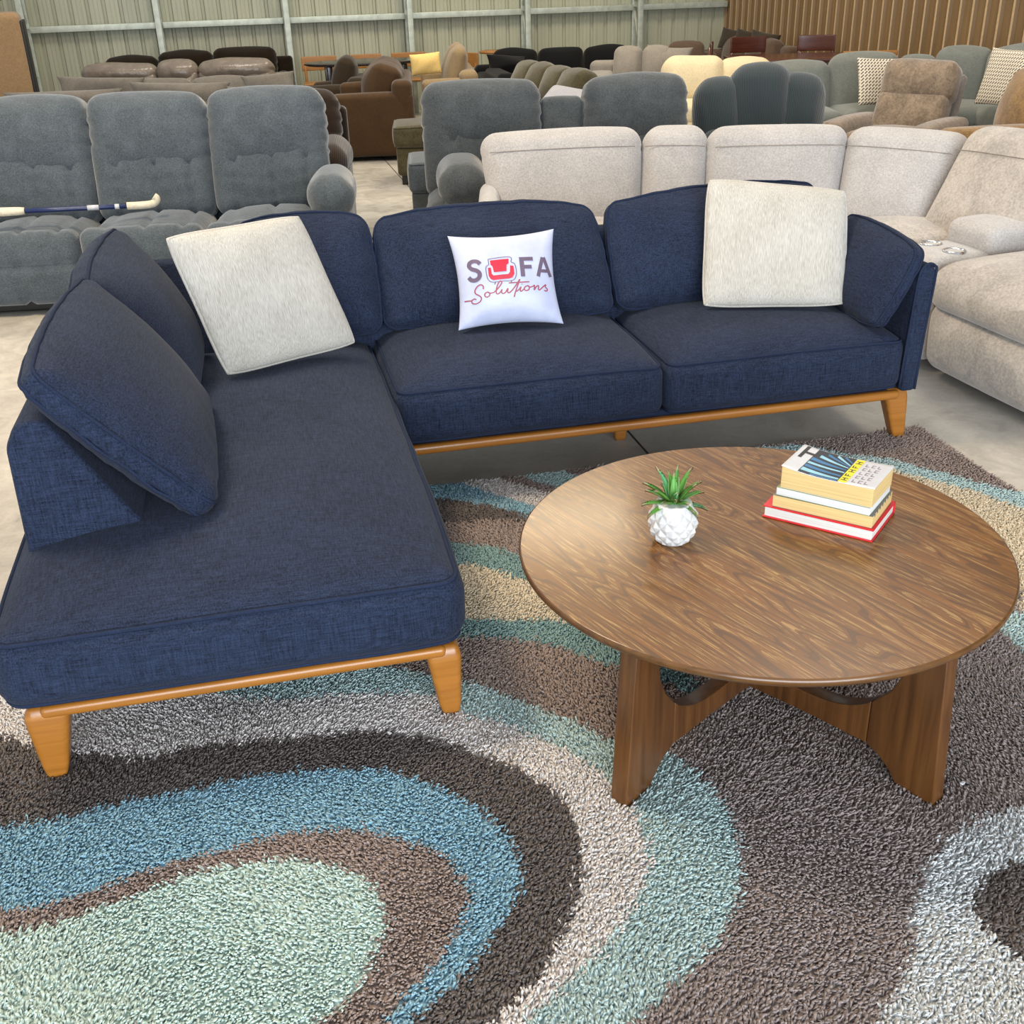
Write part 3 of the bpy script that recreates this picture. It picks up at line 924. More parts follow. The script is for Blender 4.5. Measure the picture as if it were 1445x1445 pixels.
def build_rug():
    x0, x1, y0, y1 = -0.25, 2.955, -1.75, 1.275
    root = put('rug', *rbox(x1 - x0, y1 - y0, RUG_BASE, 0.002, 0.6, 1)[:2], M['rug_back'])
    root.location = yawed((x0 + x1) / 2, (y0 + y1) / 2, RUG_BASE / 2, SOFA_O)
    root.rotation_euler = (0, 0, YAW)
    tag(root, 'shaggy rug with swirling bands of aqua, blue, cream and brown under the coffee table', 'rug')
    dye = dict(taupe='#958a87', brown='#998a83', char='#6c6562', aqua='#b0c6c6', mint='#bfd3cb', blue='#8bafbf',
               teal='#84a09f', white='#d6d1ce', cream='#d3c6ae', silver='#cdd1d2')
    sp = 0.0060
    gx, gy = np.arange(x0, x1, sp), np.arange(-1.30, y1, sp)
    X, Y = np.meshgrid(gx, gy)
    X, Y = X.ravel(), Y.ravel()
    # far tufts beside the frame edge that nobody sees are skipped
    X = X + RNG.uniform(-.5, .5, len(X)) * sp
    Y = Y + RNG.uniform(-.5, .5, len(Y)) * sp
    keep = (X > x0) & (X < x1) & (Y < y1)
    # the pile is pressed flat where legs stand
    for lx, ly in ((0.0, 0.004), (0.904, -0.002), (2.838, 1.228)):
        keep &= ~((np.abs(X - lx) < 0.027) & (np.abs(Y - ly) < 0.027))
    tc = ((TBL[0] - SOFA_O[0]) * math.cos(YAW) + (TBL[1] - SOFA_O[1]) * math.sin(YAW), -(TBL[0] - SOFA_O[0]) * math.sin(YAW) + (TBL[1] - SOFA_O[1]) * math.cos(YAW))
    for az in TABLE_ARMS:
        a_ = math.radians(az) - YAW
        al, ac = (X - tc[0]) * math.cos(a_) + (Y - tc[1]) * math.sin(a_), -(X - tc[0]) * math.sin(a_) + (Y - tc[1]) * math.cos(a_)
        keep &= ~((al > 0.425) & (al < 0.520) & (np.abs(ac) < 0.024))
    X, Y = X[keep], Y[keep]
    n = len(X)
    C = np.tile(np.array(srgb(dye['taupe'])[:3]), (n, 1))
    jx, jy = X + RNG.normal(0, .007, n), Y + RNG.normal(0, .007, n)
    for name, poly in RUG_REGIONS:
        C[inside(poly, jx, jy)] = srgb(dye[name])[:3]
    C = C * RNG.uniform(0.82, 1.18, (n, 1))
    # each tuft: a bent, tapering three-sided twist of yarn
    hgt = RNG.uniform(0.012, 0.018, n)
    P3 = np.stack([X, Y, X * 0], 1)
    ang = 2.6 * wob(P3, 5.0, 1) + RNG.normal(0, 0.8, n)
    lean = RNG.uniform(0.35, 1.15, n) * hgt
    dx, dy = np.cos(ang) * lean, np.sin(ang) * lean
    w = RNG.uniform(0.0025, 0.0037, n)
    rot = RNG.uniform(0, 6.28, n)
    V = np.zeros((n, 10, 3), np.float32)
    for lv, (fz, fl, fw_) in enumerate(((0.0, 0.0, 0.9), (0.55, 0.35, 1.15), (0.9, 0.8, 1.0))):
        for q in range(3):
            a = rot + q * 2.0944 + lv * 0.7
            V[:, lv * 3 + q, 0] = X + dx * fl + w * fw_ * np.cos(a)
            V[:, lv * 3 + q, 1] = Y + dy * fl + w * fw_ * np.sin(a)
            V[:, lv * 3 + q, 2] = RUG_BASE + hgt * fz
    V[:, 9, 0], V[:, 9, 1], V[:, 9, 2] = X + dx * 1.05, Y + dy * 1.05, RUG_BASE + hgt * 1.02
    quads = np.array([(lv * 3 + q, lv * 3 + (q + 1) % 3, lv * 3 + 3 + (q + 1) % 3, lv * 3 + 3 + q) for lv in range(2) for q in range(3)])
    tris = np.array([(6, 7, 9), (7, 8, 9), (8, 6, 9)])
    base = (np.arange(n) * 10)[:, None, None]
    Q = (base + quads[None]).reshape(-1)
    T = (base + tris[None]).reshape(-1)
    loops = np.concatenate([Q, T]).astype(np.int32)
    nq, nt = n * 6, n * 3
    # matted yarn at the foot of the tufts
    ggx, ggy = np.arange(x0 + .004, x1, 0.008), np.arange(-1.30, y1, 0.008)
    GX, GY = [q.ravel() for q in np.meshgrid(ggx, ggy, indexing='ij')]
    GC = np.tile(np.array(srgb(dye['taupe'])[:3]), (len(GX), 1))
    for name, poly in RUG_REGIONS:
        GC[inside(poly, GX, GY)] = srgb(dye[name])[:3]
    GV = np.stack([GX, GY, RUG_BASE + RNG.uniform(0.003, 0.008, len(GX))], 1).astype(np.float32)
    gi = np.arange(len(GX)).reshape(len(ggx), len(ggy)) + n * 10
    GQ = np.stack([gi[:-1, :-1].ravel(), gi[1:, :-1].ravel(), gi[1:, 1:].ravel(), gi[:-1, 1:].ravel()], 1)
    Q = np.concatenate([Q, GQ.ravel()])
    loops = np.concatenate([Q, T]).astype(np.int32)
    nq += len(GQ)
    me = bpy.data.meshes.new('pile')
    me.vertices.add(n * 10 + len(GV))
    me.vertices.foreach_set('co', np.concatenate([V.reshape(-1, 3), GV]).ravel())
    me.loops.add(len(loops))
    me.loops.foreach_set('vertex_index', loops)
    me.polygons.add(nq + nt)
    start = np.concatenate([np.arange(nq) * 4, nq * 4 + np.arange(nt) * 3]).astype(np.int32)
    me.polygons.foreach_set('loop_start', start)
    me.polygons.foreach_set('use_smooth', np.ones(nq + nt, bool))
    me.update(calc_edges=True)
    me.validate()
    at = me.attributes.new('dye', 'FLOAT_COLOR', 'POINT')
    cc = np.ones((n * 10 + len(GV), 4), np.float32)
    cc[:n * 10, :3] = np.repeat(C, 10, 0)
    cc[n * 10:, :3] = GC
    at.data.foreach_set('color', cc.ravel())
    me.materials.append(M['yarn'])
    o = bpy.data.objects.new('pile', me)
    COL.objects.link(o)
    o.parent = root
    o['kind'] = 'stuff'
    o.location = (-(x0 + x1) / 2, -(y0 + y1) / 2, -RUG_BASE / 2)


build_rug()

# ---------------------------------------------------------------- the navy sectional sofa


def build_navy():
    so = thing('sectional_sofa', 'navy blue linen sectional sofa with chaise, piped cushions and honey wood legs', 'sofa',
               (SOFA_O[0], SOFA_O[1], 0), math.degrees(YAW))
    n, pc = M['navy'], M['navy_cord']
    Z0 = RUG_BASE + 0.0015
    # legs: slim splayed blocks
    tapered_leg('leg', (0.012, 0.012, 0.205), (0.0, 0.004, Z0), (0.105, 0.075), (0.046, 0.046), M['honey'], so)
    tapered_leg('leg', (0.893, 0.012, 0.205), (0.904, -0.002, Z0), (0.090, 0.075), (0.046, 0.046), M['honey'], so)
    tapered_leg('leg', (2.800, 1.235, 0.21), (2.838, 1.228, Z0), (0.100, 0.07), (0.048, 0.048), M['honey'], so)
    tapered_leg('leg', (0.012, 1.93, 0.205), (-0.01, 1.95, 0.0), (0.09, 0.075), (0.046, 0.046), M['honey'], so)
    tapered_leg('leg', (2.80, 1.93, 0.205), (2.83, 1.95, 0.0), (0.09, 0.075), (0.046, 0.046), M['honey'], so)
    tapered_leg('leg', (1.842, 1.53, 0.2), (1.842, 1.53, 0.0), (0.05, 0.05), (0.05, 0.05), M['honey'], so)
    # rails of turned honey timber under the seats
    block('rail', (0.90, 0.036, 0.030), (0.45, -0.008, 0.193), M['honey'], so, r=0.012)
    block('rail', (1.88, 0.036, 0.034), (1.865, 1.205, 0.191), M['honey'], so, r=0.013)
    block('rail', (0.036, 1.20, 0.030), (0.905, 0.60, 0.193), M['honey'], so, r=0.012)
    block('rail', (0.036, 1.90, 0.030), (0.00, 0.97, 0.193), M['honey'], so, r=0.012)
    block('base_frame', (0.92, 1.94, 0.03), (0.45, 0.98, 0.212), M['navy_cord'], so, r=0.01)
    block('base_frame', (1.88, 0.76, 0.03), (1.87, 1.60, 0.212), M['navy_cord'], so, r=0.01)

    # seats
    def sag(P):
        P = P.copy()
        P[:, 2] += 0.006 * wob(P, 5.0, 3) * (P[:, 2] > 0.02)
        return P
    cushion('seat_cushion', (1.03, 1.88, 0.186), (0.438, 0.895, 0.305), n, so, r=0.062, puff=(0.016, 0.022, (0.004, 0.068)), pw=4, e=0.035,
            wrinkle=(0.0025, 16), pipes=((2, 1), (2, -1)), pipe_mat=pc, pipe_r=0.0055, seed=1, warp=sag)
    cushion('seat_cushion', (0.925, 0.74, 0.192), (1.423, 1.54, 0.316), n, so, r=0.045, puff=(0.012, 0.022, (0.004, 0.062)), pw=4, e=0.03,
            wrinkle=(0.0025, 15), pipes=((2, 1), (2, -1)), pipe_mat=pc, pipe_r=0.0055, seed=2, warp=sag)
    cushion('seat_cushion', (0.905, 0.74, 0.192), (2.345, 1.54, 0.316), n, so, r=0.045, puff=(0.012, 0.022, (0.004, 0.062)), pw=4, e=0.03,
            wrinkle=(0.0025, 15), pipes=((2, 1), (2, -1)), pipe_mat=pc, pipe_r=0.0055, seed=3, warp=sag)

    # low raked backs
    o = extrude('back_frame', [(-0.045, 0.205), (-0.034, 0.42), (-0.026, 0.675), (0.0, 0.725), (0.035, 0.738), (0.075, 0.725), (0.245, 0.44), (0.262, 0.36), (0.262, 0.205)],
                'y', 0.34, 1.98, n, so, 0.014)
    o = extrude('back_frame', [(2.00, 0.205), (1.985, 0.42), (1.975, 0.675), (1.955, 0.725), (1.925, 0.738), (1.89, 0.725), (1.77, 0.44), (1.76, 0.205)],
                'x', -0.03, 2.84, n, so, 0.014)
    # flared arm with a piped face
    a = extrude('arm', [(2.792, 0.212), (2.845, 0.212), (2.866, 0.640), (2.858, 0.668), (2.835, 0.676), (2.806, 0.664), (2.792, 0.60)], 'y', 1.165, 1.98, n, so, 0.012)
    pts = spline([(2.786, 1.178, 0.225), (2.792, 1.172, 0.45), (2.800, 1.172, 0.62), (2.815, 1.172, 0.664), (2.838, 1.172, 0.676), (2.858, 1.172, 0.666), (2.865, 1.172, 0.636), (2.853, 1.172, 0.42), (2.846, 1.172, 0.218)], 5)
    pts = pts + np.array([0.0, -0.004, 0.0])
    put('piping', *tube(pts, 0.005, False, 6), pc, a)

    # loose back cushions, feather filled, boxed and piped
    def back(corners, size, seed, t=0.08, pf=0.070, wr=0.004, crown=0.035, ruche=0.0):
        cushion('back_cushion', (size[0], t, size[1]), (0, 0, 0), n, so, r=0.038, puff=(0.018, pf, (0.010, crown)), pw=2.6, e=0.017, wrinkle=(wr, 11),
                pipes=((1, 1), (1, -1)), pipe_mat=pc, pipe_r=0.0045, corners=corners, seed=seed, inset45=28,
                gathers=[(2, -size[1] / 2, 0.05, 0.0018, 0, 62), (2, size[1] / 2, 0.05, 0.0010, 0, 45), (0, -size[0] / 2, 0.06, 0.0020, 2, 60), (0, size[0] / 2, 0.05, 0.0018, 2, 66)] + ([(0, -size[0] / 2, 0.035, ruche, 2, 170)] if ruche else []))
    # near cushion leaning on the chaise back, its end towards the camera
    back([(0.398, 0.330, 0.455), (0.375, 1.07, 0.462), (0.085, 1.08, 0.872), (0.050, 0.318, 0.842)], (0.72, 0.48), 11, 0.085, 0.070, 0.005, 0.02, 0.0030)
    back([(0.325, 1.07, 0.46), (0.325, 1.72, 0.46), (0.105, 1.72, 0.872), (0.085, 1.05, 0.850)], (0.64, 0.44), 12, 0.10, 0.075)
    # main run
    back([(0.50, 1.745, 0.452), (0.985, 1.715, 0.452), (0.975, 1.870, 0.835), (0.52, 1.90, 0.835)], (0.48, 0.38), 13)
    back([(1.005, 1.745, 0.448), (1.860, 1.690, 0.452), (1.820, 1.865, 0.815), (1.010, 1.895, 0.815)], (0.84, 0.38), 14, crown=0.05)
    back([(1.895, 1.725, 0.448), (2.760, 1.690, 0.455), (2.735, 1.870, 0.842), (1.885, 1.875, 0.822)], (0.85, 0.38), 15)
    # against the arm
    back([(2.688, 1.62, 0.468), (2.680, 1.190, 0.455), (2.808, 1.185, 0.715), (2.782, 1.62, 0.765)], (0.44, 0.32), 16, 0.06, 0.038, 0.004, 0.025, 0.0)
    return so


build_navy()


def W2S(p):
    return yawed(p[0], p[1], p[2], SOFA_O)


def build_throws():
    f = PillowSurface(*[W2S(p) for p in ((0.440, 1.300, 0.488), (0.866, 1.500, 0.492), (0.726, 1.560, 0.915), (0.318, 1.362, 0.915))], thick=0.12, pinch=0.03, power=0.42, lump=0.12, seed=5, soft=0.10)
    o = f.build('throw_pillow', M['white_cloth'], pipe=M['white_cloth'], pipe_r=0.006, edge=0.003)
    tag(o, 'large white ribbed throw pillow leaning in the chaise corner of the navy sofa', 'pillow', None)
    f = PillowSurface(*[W2S(p) for p in ((2.172, 1.550, 0.490), (2.650, 1.392, 0.494), (2.715, 1.575, 0.858), (2.235, 1.710, 0.910))], thick=0.115, pinch=0.02, power=0.42, lump=0.12, seed=6, soft=0.10)
    o = f.build('throw_pillow', M['white_cloth'], pipe=M['white_cloth'], pipe_r=0.006, edge=0.003)
    tag(o, 'square white ribbed throw pillow on the navy seat beside the sofa arm', 'pillow', None)
    f = PillowSurface(*[W2S(p) for p in ((1.240, 1.545, 0.484), (1.616, 1.505, 0.484), (1.622, 1.650, 0.792), (1.244, 1.700, 0.785))], thick=0.13, pinch=0.10, power=0.5, lump=0.1, seed=7)
    o = f.build('throw_pillow', M['satin'])
    tag(o, 'small white satin pillow printed SOFA Solutions with a red armchair', 'pillow', None)
    c = np.mean(f.c, axis=0)

    def ribbon(pts, w, mat, closed=False):
        """Flat printed stroke following the cloth; pts are (u, v), v up."""
        P = np.array(pts, float)
        T = (np.roll(P, -1, 0) - np.roll(P, 1, 0)) if closed else np.gradient(P, axis=0)
        T /= np.maximum(np.linalg.norm(T, axis=1, keepdims=True), 1e-9)
        N = np.stack([-T[:, 1], T[:, 0]], 1)
        k = len(P)
        A, B = P + N * w / 2, P - N * w / 2
        V = np.vstack([f.at(A[:, 0], A[:, 1], 1, 0.0016), f.at(B[:, 0], B[:, 1], 1, 0.0016)])
        V = (V - c) @ f.R
        F = [(i, k + i, k + (i + 1) % k, (i + 1) % k) for i in range(k if closed else k - 1)]
        return V, F

    def patch(poly, mat):
        """Filled print: the outline is gridded so that it follows the cloth."""
        import mathutils.geometry as geo
        P = np.array(poly, float)
        lo, hi = P.min(0), P.max(0)
        st = 0.03
        xs, ys = np.arange(lo[0], hi[0] + st, st), np.arange(lo[1], hi[1] + st, st)
        inner = [(x, y) for x in xs for y in ys if inside([tuple(q) for q in P], np.array([x]), np.array([y]))[0]]
        dense = []
        for a, b in zip(P, np.roll(P, -1, 0)):
            n = max(1, int(np.linalg.norm(b - a) / st))
            dense += [tuple(a + (b - a) * t) for t in np.linspace(0, 1, n, endpoint=False)]
        m = len(dense)
        allp = [Vector(q) for q in dense + inner]
        r = geo.delaunay_2d_cdt(allp, [], [list(range(m))], 1, 1e-5)
        vv = np.array([tuple(q) for q in r[0]])
        return (f.at(vv[:, 0], vv[:, 1], 1, 0.0016) - c) @ f.R, [tuple(t) for t in r[2]]

    def seg(a, b, n=8):
        return [tuple(np.array(a) + (np.array(b) - np.array(a)) * t) for t in np.linspace(0, 1, n)]
    # SOFA
    lw = 0.085
    S_ = spline([(-0.50, 0.285), (-0.555, 0.345), (-0.64, 0.360), (-0.71, 0.325), (-0.725, 0.255), (-0.675, 0.195), (-0.585, 0.150), (-0.535, 0.085), (-0.555, 0.0), (-0.635, -0.045), (-0.72, -0.025), (-0.765, 0.035)], 5)
    put('letter', *ribbon(S_, lw, 0), M['print_grey'], o)['label'] = 'bold grey capital S'
    put('letter', *patch([(0.245, 0.368), (0.52, 0.368), (0.52, 0.285), (0.33, 0.285), (0.33, 0.195), (0.48, 0.195), (0.48, 0.115), (0.33, 0.115), (0.33, -0.045), (0.245, -0.045)], 0), M['print_grey'], o)['label'] = 'bold grey capital F'
    g = []
    g.append(ribbon(seg((0.60, -0.045), (0.735, 0.36)), lw * .92, 0))
    g.append(ribbon(seg((0.895, -0.045), (0.755, 0.36)), lw * .92, 0))
    g.append(ribbon(seg((0.66, 0.07), (0.84, 0.07)), lw * .8, 0))
    put('letter', *join(g), M['print_grey'], o)['label'] = 'bold grey capital A'
    # the red armchair that stands for the O
    chair = [patch([(-0.305, 0.335), (0.045, 0.345), (0.035, 0.24), (-0.005, 0.215), (-0.02, 0.08), (-0.255, 0.075), (-0.27, 0.205), (-0.30, 0.235)], 0),
             patch([(-0.36, 0.175), (-0.305, 0.185), (-0.30, 0.05), (-0.27, 0.01), (0.01, 0.02), (0.045, 0.06), (0.06, 0.195), (0.12, 0.185), (0.125, 0.02), (0.08, -0.055), (0.02, -0.075), (-0.28, -0.085), (-0.33, -0.055), (-0.36, 0.01)], 0)]
    put('armchair_print', *join(chair), M['print_red'], o)['label'] = 'red armchair emblem'
    outl = spline([(-0.335, 0.37), (0.07, 0.385), (0.085, 0.27), (0.145, 0.23), (0.165, 0.10), (0.15, -0.03), (0.08, -0.115), (-0.10, -0.12), (-0.29, -0.125), (-0.375, -0.07), (-0.40, 0.05), (-0.395, 0.20), (-0.335, 0.245)], 4)
    g = [ribbon(np.vstack([outl, outl[:1]]), 0.014, 0)]
    g.append(ribbon(seg((-0.24, -0.12), (-0.265, -0.175), 4), 0.018, 0))
    g.append(ribbon(seg((0.04, -0.115), (0.065, -0.165), 4), 0.018, 0))
    put('armchair_outline', *join(g), M['print_grey'], o)
    # Solutions, in one running hand
    sc = spline([(-0.495, -0.245), (-0.490, -0.185), (-0.535, -0.150), (-0.605, -0.175), (-0.665, -0.255), (-0.655, -0.320), (-0.585, -0.370), (-0.545, -0.425), (-0.575, -0.495), (-0.655, -0.530), (-0.730, -0.510), (-0.745, -0.455), (-0.690, -0.425), (-0.650, -0.440)], 5)
    ds = seg((-0.90, -0.440), (-0.745, -0.452), 5)
    o1 = spline([(-0.41, -0.315), (-0.46, -0.335), (-0.475, -0.385), (-0.44, -0.42), (-0.39, -0.40), (-0.375, -0.35), (-0.41, -0.315), (-0.36, -0.345), (-0.29, -0.335)], 5)
    l1 = spline([(-0.29, -0.335), (-0.19, -0.24), (-0.13, -0.15), (-0.145, -0.115), (-0.19, -0.15), (-0.235, -0.25), (-0.25, -0.345), (-0.225, -0.375), (-0.175, -0.345), (-0.135, -0.285)], 5)
    u1 = spline([(-0.135, -0.285), (-0.15, -0.345), (-0.12, -0.375), (-0.07, -0.345), (-0.025, -0.275), (-0.035, -0.345), (-0.005, -0.365), (0.06, -0.31)], 5)
    t1 = spline([(0.06, -0.31), (0.16, -0.18), (0.215, -0.10), (0.165, -0.22), (0.11, -0.36), (0.08, -0.46)], 5)
    t2 = seg((0.00, -0.165), (0.40, -0.155))
    i1 = spline([(0.13, -0.35), (0.19, -0.30), (0.225, -0.255), (0.205, -0.325), (0.225, -0.345), (0.285, -0.30)], 5)
    dt = seg((0.245, -0.205), (0.255, -0.195), 3)
    o2 = spline([(0.365, -0.235), (0.31, -0.255), (0.285, -0.305), (0.315, -0.335), (0.37, -0.32), (0.39, -0.27), (0.365, -0.235), (0.41, -0.265), (0.465, -0.25)], 5)
    n1 = spline([(0.465, -0.25), (0.50, -0.23), (0.485, -0.325), (0.53, -0.265), (0.575, -0.235), (0.585, -0.26), (0.575, -0.31), (0.60, -0.325), (0.67, -0.27)], 5)
    n2 = spline([(0.67, -0.27), (0.75, -0.215), (0.735, -0.265), (0.775, -0.305), (0.755, -0.345), (0.70, -0.335)], 5)
    g = [ribbon(p, 0.024, 0) for p in (sc, ds, o1, l1, u1, t1, t2, i1, dt, o2, n1, n2)]
    put('script_lettering', *join(g), M['print_rose'], o)['label'] = 'Solutions in thin red script'


build_throws()

# ---------------------------------------------------------------- coffee table and what stands on it
TOP_Z = 0.44


def build_table():
    t = thing('coffee_table', 'round walnut-stained oak coffee table on crossed arched legs', 'table', (TBL[0], TBL[1], 0), 0)
    R = 0.546
    prof = [(0.0, TOP_Z - 0.026), (R - 0.020, TOP_Z - 0.026), (R - 0.008, TOP_Z - 0.021), (R - 0.001, TOP_Z - 0.013), (R, TOP_Z - 0.007), (R - 0.0015, TOP_Z - 0.002), (R - 0.005, TOP_Z)]
    V, F = lathe([p for p in prof], 160)
    o = put('tabletop_edge', V, F[:-1], M['oak_edge'], t)
    V, F = lathe([(R - 0.005, TOP_Z), (R * .66, TOP_Z), (R * 0.33, TOP_Z), (0.0, TOP_Z)], 160)
    top = put('tabletop', V, [f[::-1] for f in F[:-1]], M['oak_top'], t, smooth=False)
    top.rotation_euler = (0, 0, math.radians(-57))
    # shared board profile (distance from the middle, height)
    up = [(0.0, 0.125), (0.12, 0.124), (0.20, 0.128), (0.26, 0.140), (0.31, 0.163), (0.35, 0.195), (0.385, 0.24), (0.405, 0.29), (0.412, 0.35), (0.412, TOP_Z - 0.027)]
    dn = [(0.490, TOP_Z - 0.027), (0.516, 0.008), (0.432, 0.008), (0.408, 0.042), (0.380, 0.065), (0.345, 0.080)]
    lo = [(0.345, 0.080), (0.20, 0.073), (0.0, 0.056)]
    for az in TABLE_ARMS:
        leg = [p for p in up if p[0] >= 0.345] + dn
        leg = [(0.345, 0.190)] + [p for p in leg if not (p[0] == 0.35 and False)]
        leg = [(0.345, 0.080), (0.345, 0.191)] + [(0.385, 0.24), (0.405, 0.29), (0.412, 0.35), (0.412, TOP_Z - 0.027)] + dn[:-1]
        o = extrude('leg', leg, 'y', -0.021, 0.021, M['oak_leg'], t, 0.003)
        o.rotation_euler = (0, 0, math.radians(az))
        bar = [p for p in spline(up[:6], 3)]
        bar = [tuple(p) for p in bar if p[0] <= 0.3435] + [(0.3435, 0.190), (0.3435, 0.080), (0.20, 0.073), (0.0, 0.056)]
        o = extrude('stretcher', bar, 'y', -0.021, 0.021, M['oak_leg'], t, 0.003)
        o.rotation_euler = (0, 0, math.radians(az))


build_table()


def build_succulent():
    p = thing('potted_succulent', 'small green artificial succulent in a white faceted ceramic pot', 'plant', (TBL[0] - 0.195, TBL[1] + 0.014, TOP_Z))
    # pot with raised diamond facets
    nz, na = 46, 120
    z = np.linspace(0, 1, nz)
    R = 0.0545
    prof = R * np.interp(z, [0, .04, .12, .3, .5, .7, .85, .95, 1.0], [0.60, .70, .80, .95, 1.0, .97, .86, .77, .73])
    H = 0.097
    a = np.linspace(0, 2 * PI, na, endpoint=False)
    A, Z = np.meshgrid(a, z)
    k = 11
    s1 = A * k / (2 * PI) + Z * 3.0
    s2 = A * k / (2 * PI) - Z * 3.0
    tri = lambda s: 1 - 2 * np.abs((s % 1) - 0.5)
    bump = np.minimum(np.abs(((s1) % 1) - .5), np.abs(((s2) % 1) - .5)) * 2
    env = np.clip(np.minimum(Z / .06, (0.95 - Z) / .12), 0, 1)
    rr = prof[:, None] + 0.0062 * (bump - 0.35) * env
    V = np.stack([rr * np.cos(A), rr * np.sin(A), Z * H], -1).reshape(-1, 3)
    F = [(i * na + q, i * na + (q + 1) % na, (i + 1) * na + (q + 1) % na, (i + 1) * na + q) for i in range(nz - 1) for q in range(na)]
    F.append(tuple(range(na))[::-1])
    lip = [(prof[-1], H), (prof[-1] - .003, H + .001), (prof[-1] - .005, H - .002), (prof[-1] - .005, H - .016), (0.0, H - .016)]
    V2, F2 = lathe(lip, na)
    pot = put('pot', *join([(V, F), (V2, F2)]), M['ceramic'], p)
    pot.data.polygons.foreach_set('use_smooth', [False] * len(pot.data.polygons))
    g = []
    for i in range(90):
        rr_, aa = 0.027 * math.sqrt(RNG.uniform()), RNG.uniform(0, 6.28)
        v, f, _ = rbox(0.006, 0.005, 0.004, 0.002, 0.01, 2)
        g.append((v @ rotm(*RNG.uniform(0, 3, 3)).T + [rr_ * math.cos(aa), rr_ * math.sin(aa), H - 0.013], f))
    put('gravel', *join(g), M['pebble'], p)['kind'] = 'stuff'
    # rosette
    leaves = [(190, 0.070, 0.20), (215, 0.074, -0.02), (150, 0.066, 0.42), (125, 0.088, 1.02), (100, 0.075, 1.1), (72, 0.086, 1.2), (48, 0.092, 0.88), (22, 0.074, 0.30), (350, 0.072, -0.04), (325, 0.060, -0.20),
              (300, 0.050, 0.50), (268, 0.048, 0.75), (235, 0.052, 0.55), (280, 0.040, 1.25), (170, 0.080, 0.78), (200, 0.060, 0.9), (20, 0.075, 0.72), (0, 0.062, 0.95), (245, 0.045, -0.25), (310, 0.055, 0.10), (110, 0.06, 0.5), (60, 0.06, 0.45), (85, 0.07, 1.4)]
    for i, (az, ln, el) in enumerate(leaves):
        n, V, F, C = 12, [], [], []
        wv = np.array([0.55, .85, 1, 1, .95, .88, .78, .66, .52, .36, .2, .03]) * 0.0098
        for s in range(n):
            q = s / (n - 1)
            e = el - 0.25 * q * q + 0.12 * q
            r_ = 0.006 + ln * q * math.cos(e)
            zz = H - 0.012 + 0.008 + ln * q * math.sin(e)
            for m_, (uu, th) in enumerate(((-1, 0.0028), (-.5, -0.0002), (0, -0.0016), (.5, -0.0002), (1, 0.0028), (0, -0.0046))):
                V.append((r_ - th * math.sin(e), uu * wv[s], zz + th * math.cos(e)))
                gcol = np.array([0.075, 0.24, 0.035]) * (0.75 + 0.5 * q) * (1 + 0.25 * math.sin(i * 2.1))
                if q > 0.88:
                    gcol = np.array([0.42, 0.36, 0.20])
                if i % 5 == 3 and q <= 0.88:
                    gcol = gcol * [0.9, 1.0, 2.6]
                C.append((*gcol, 1))
        for s in range(n - 1):
            b = s * 6
            for m_ in range(4):
                F.append((b + m_, b + 6 + m_, b + 7 + m_, b + 1 + m_))
            F.append((b + 4, b + 10, b + 11, b + 5))
            F.append((b + 5, b + 11, b + 6, b))
        o = put('leaf', V, F, M['leaf'], p)
        at = o.data.attributes.new('tone', 'FLOAT_COLOR', 'POINT')
        at.data.foreach_set('color', np.array(C, np.float32).ravel())
        o.rotation_euler = (0, 0, math.radians(az))


build_succulent()


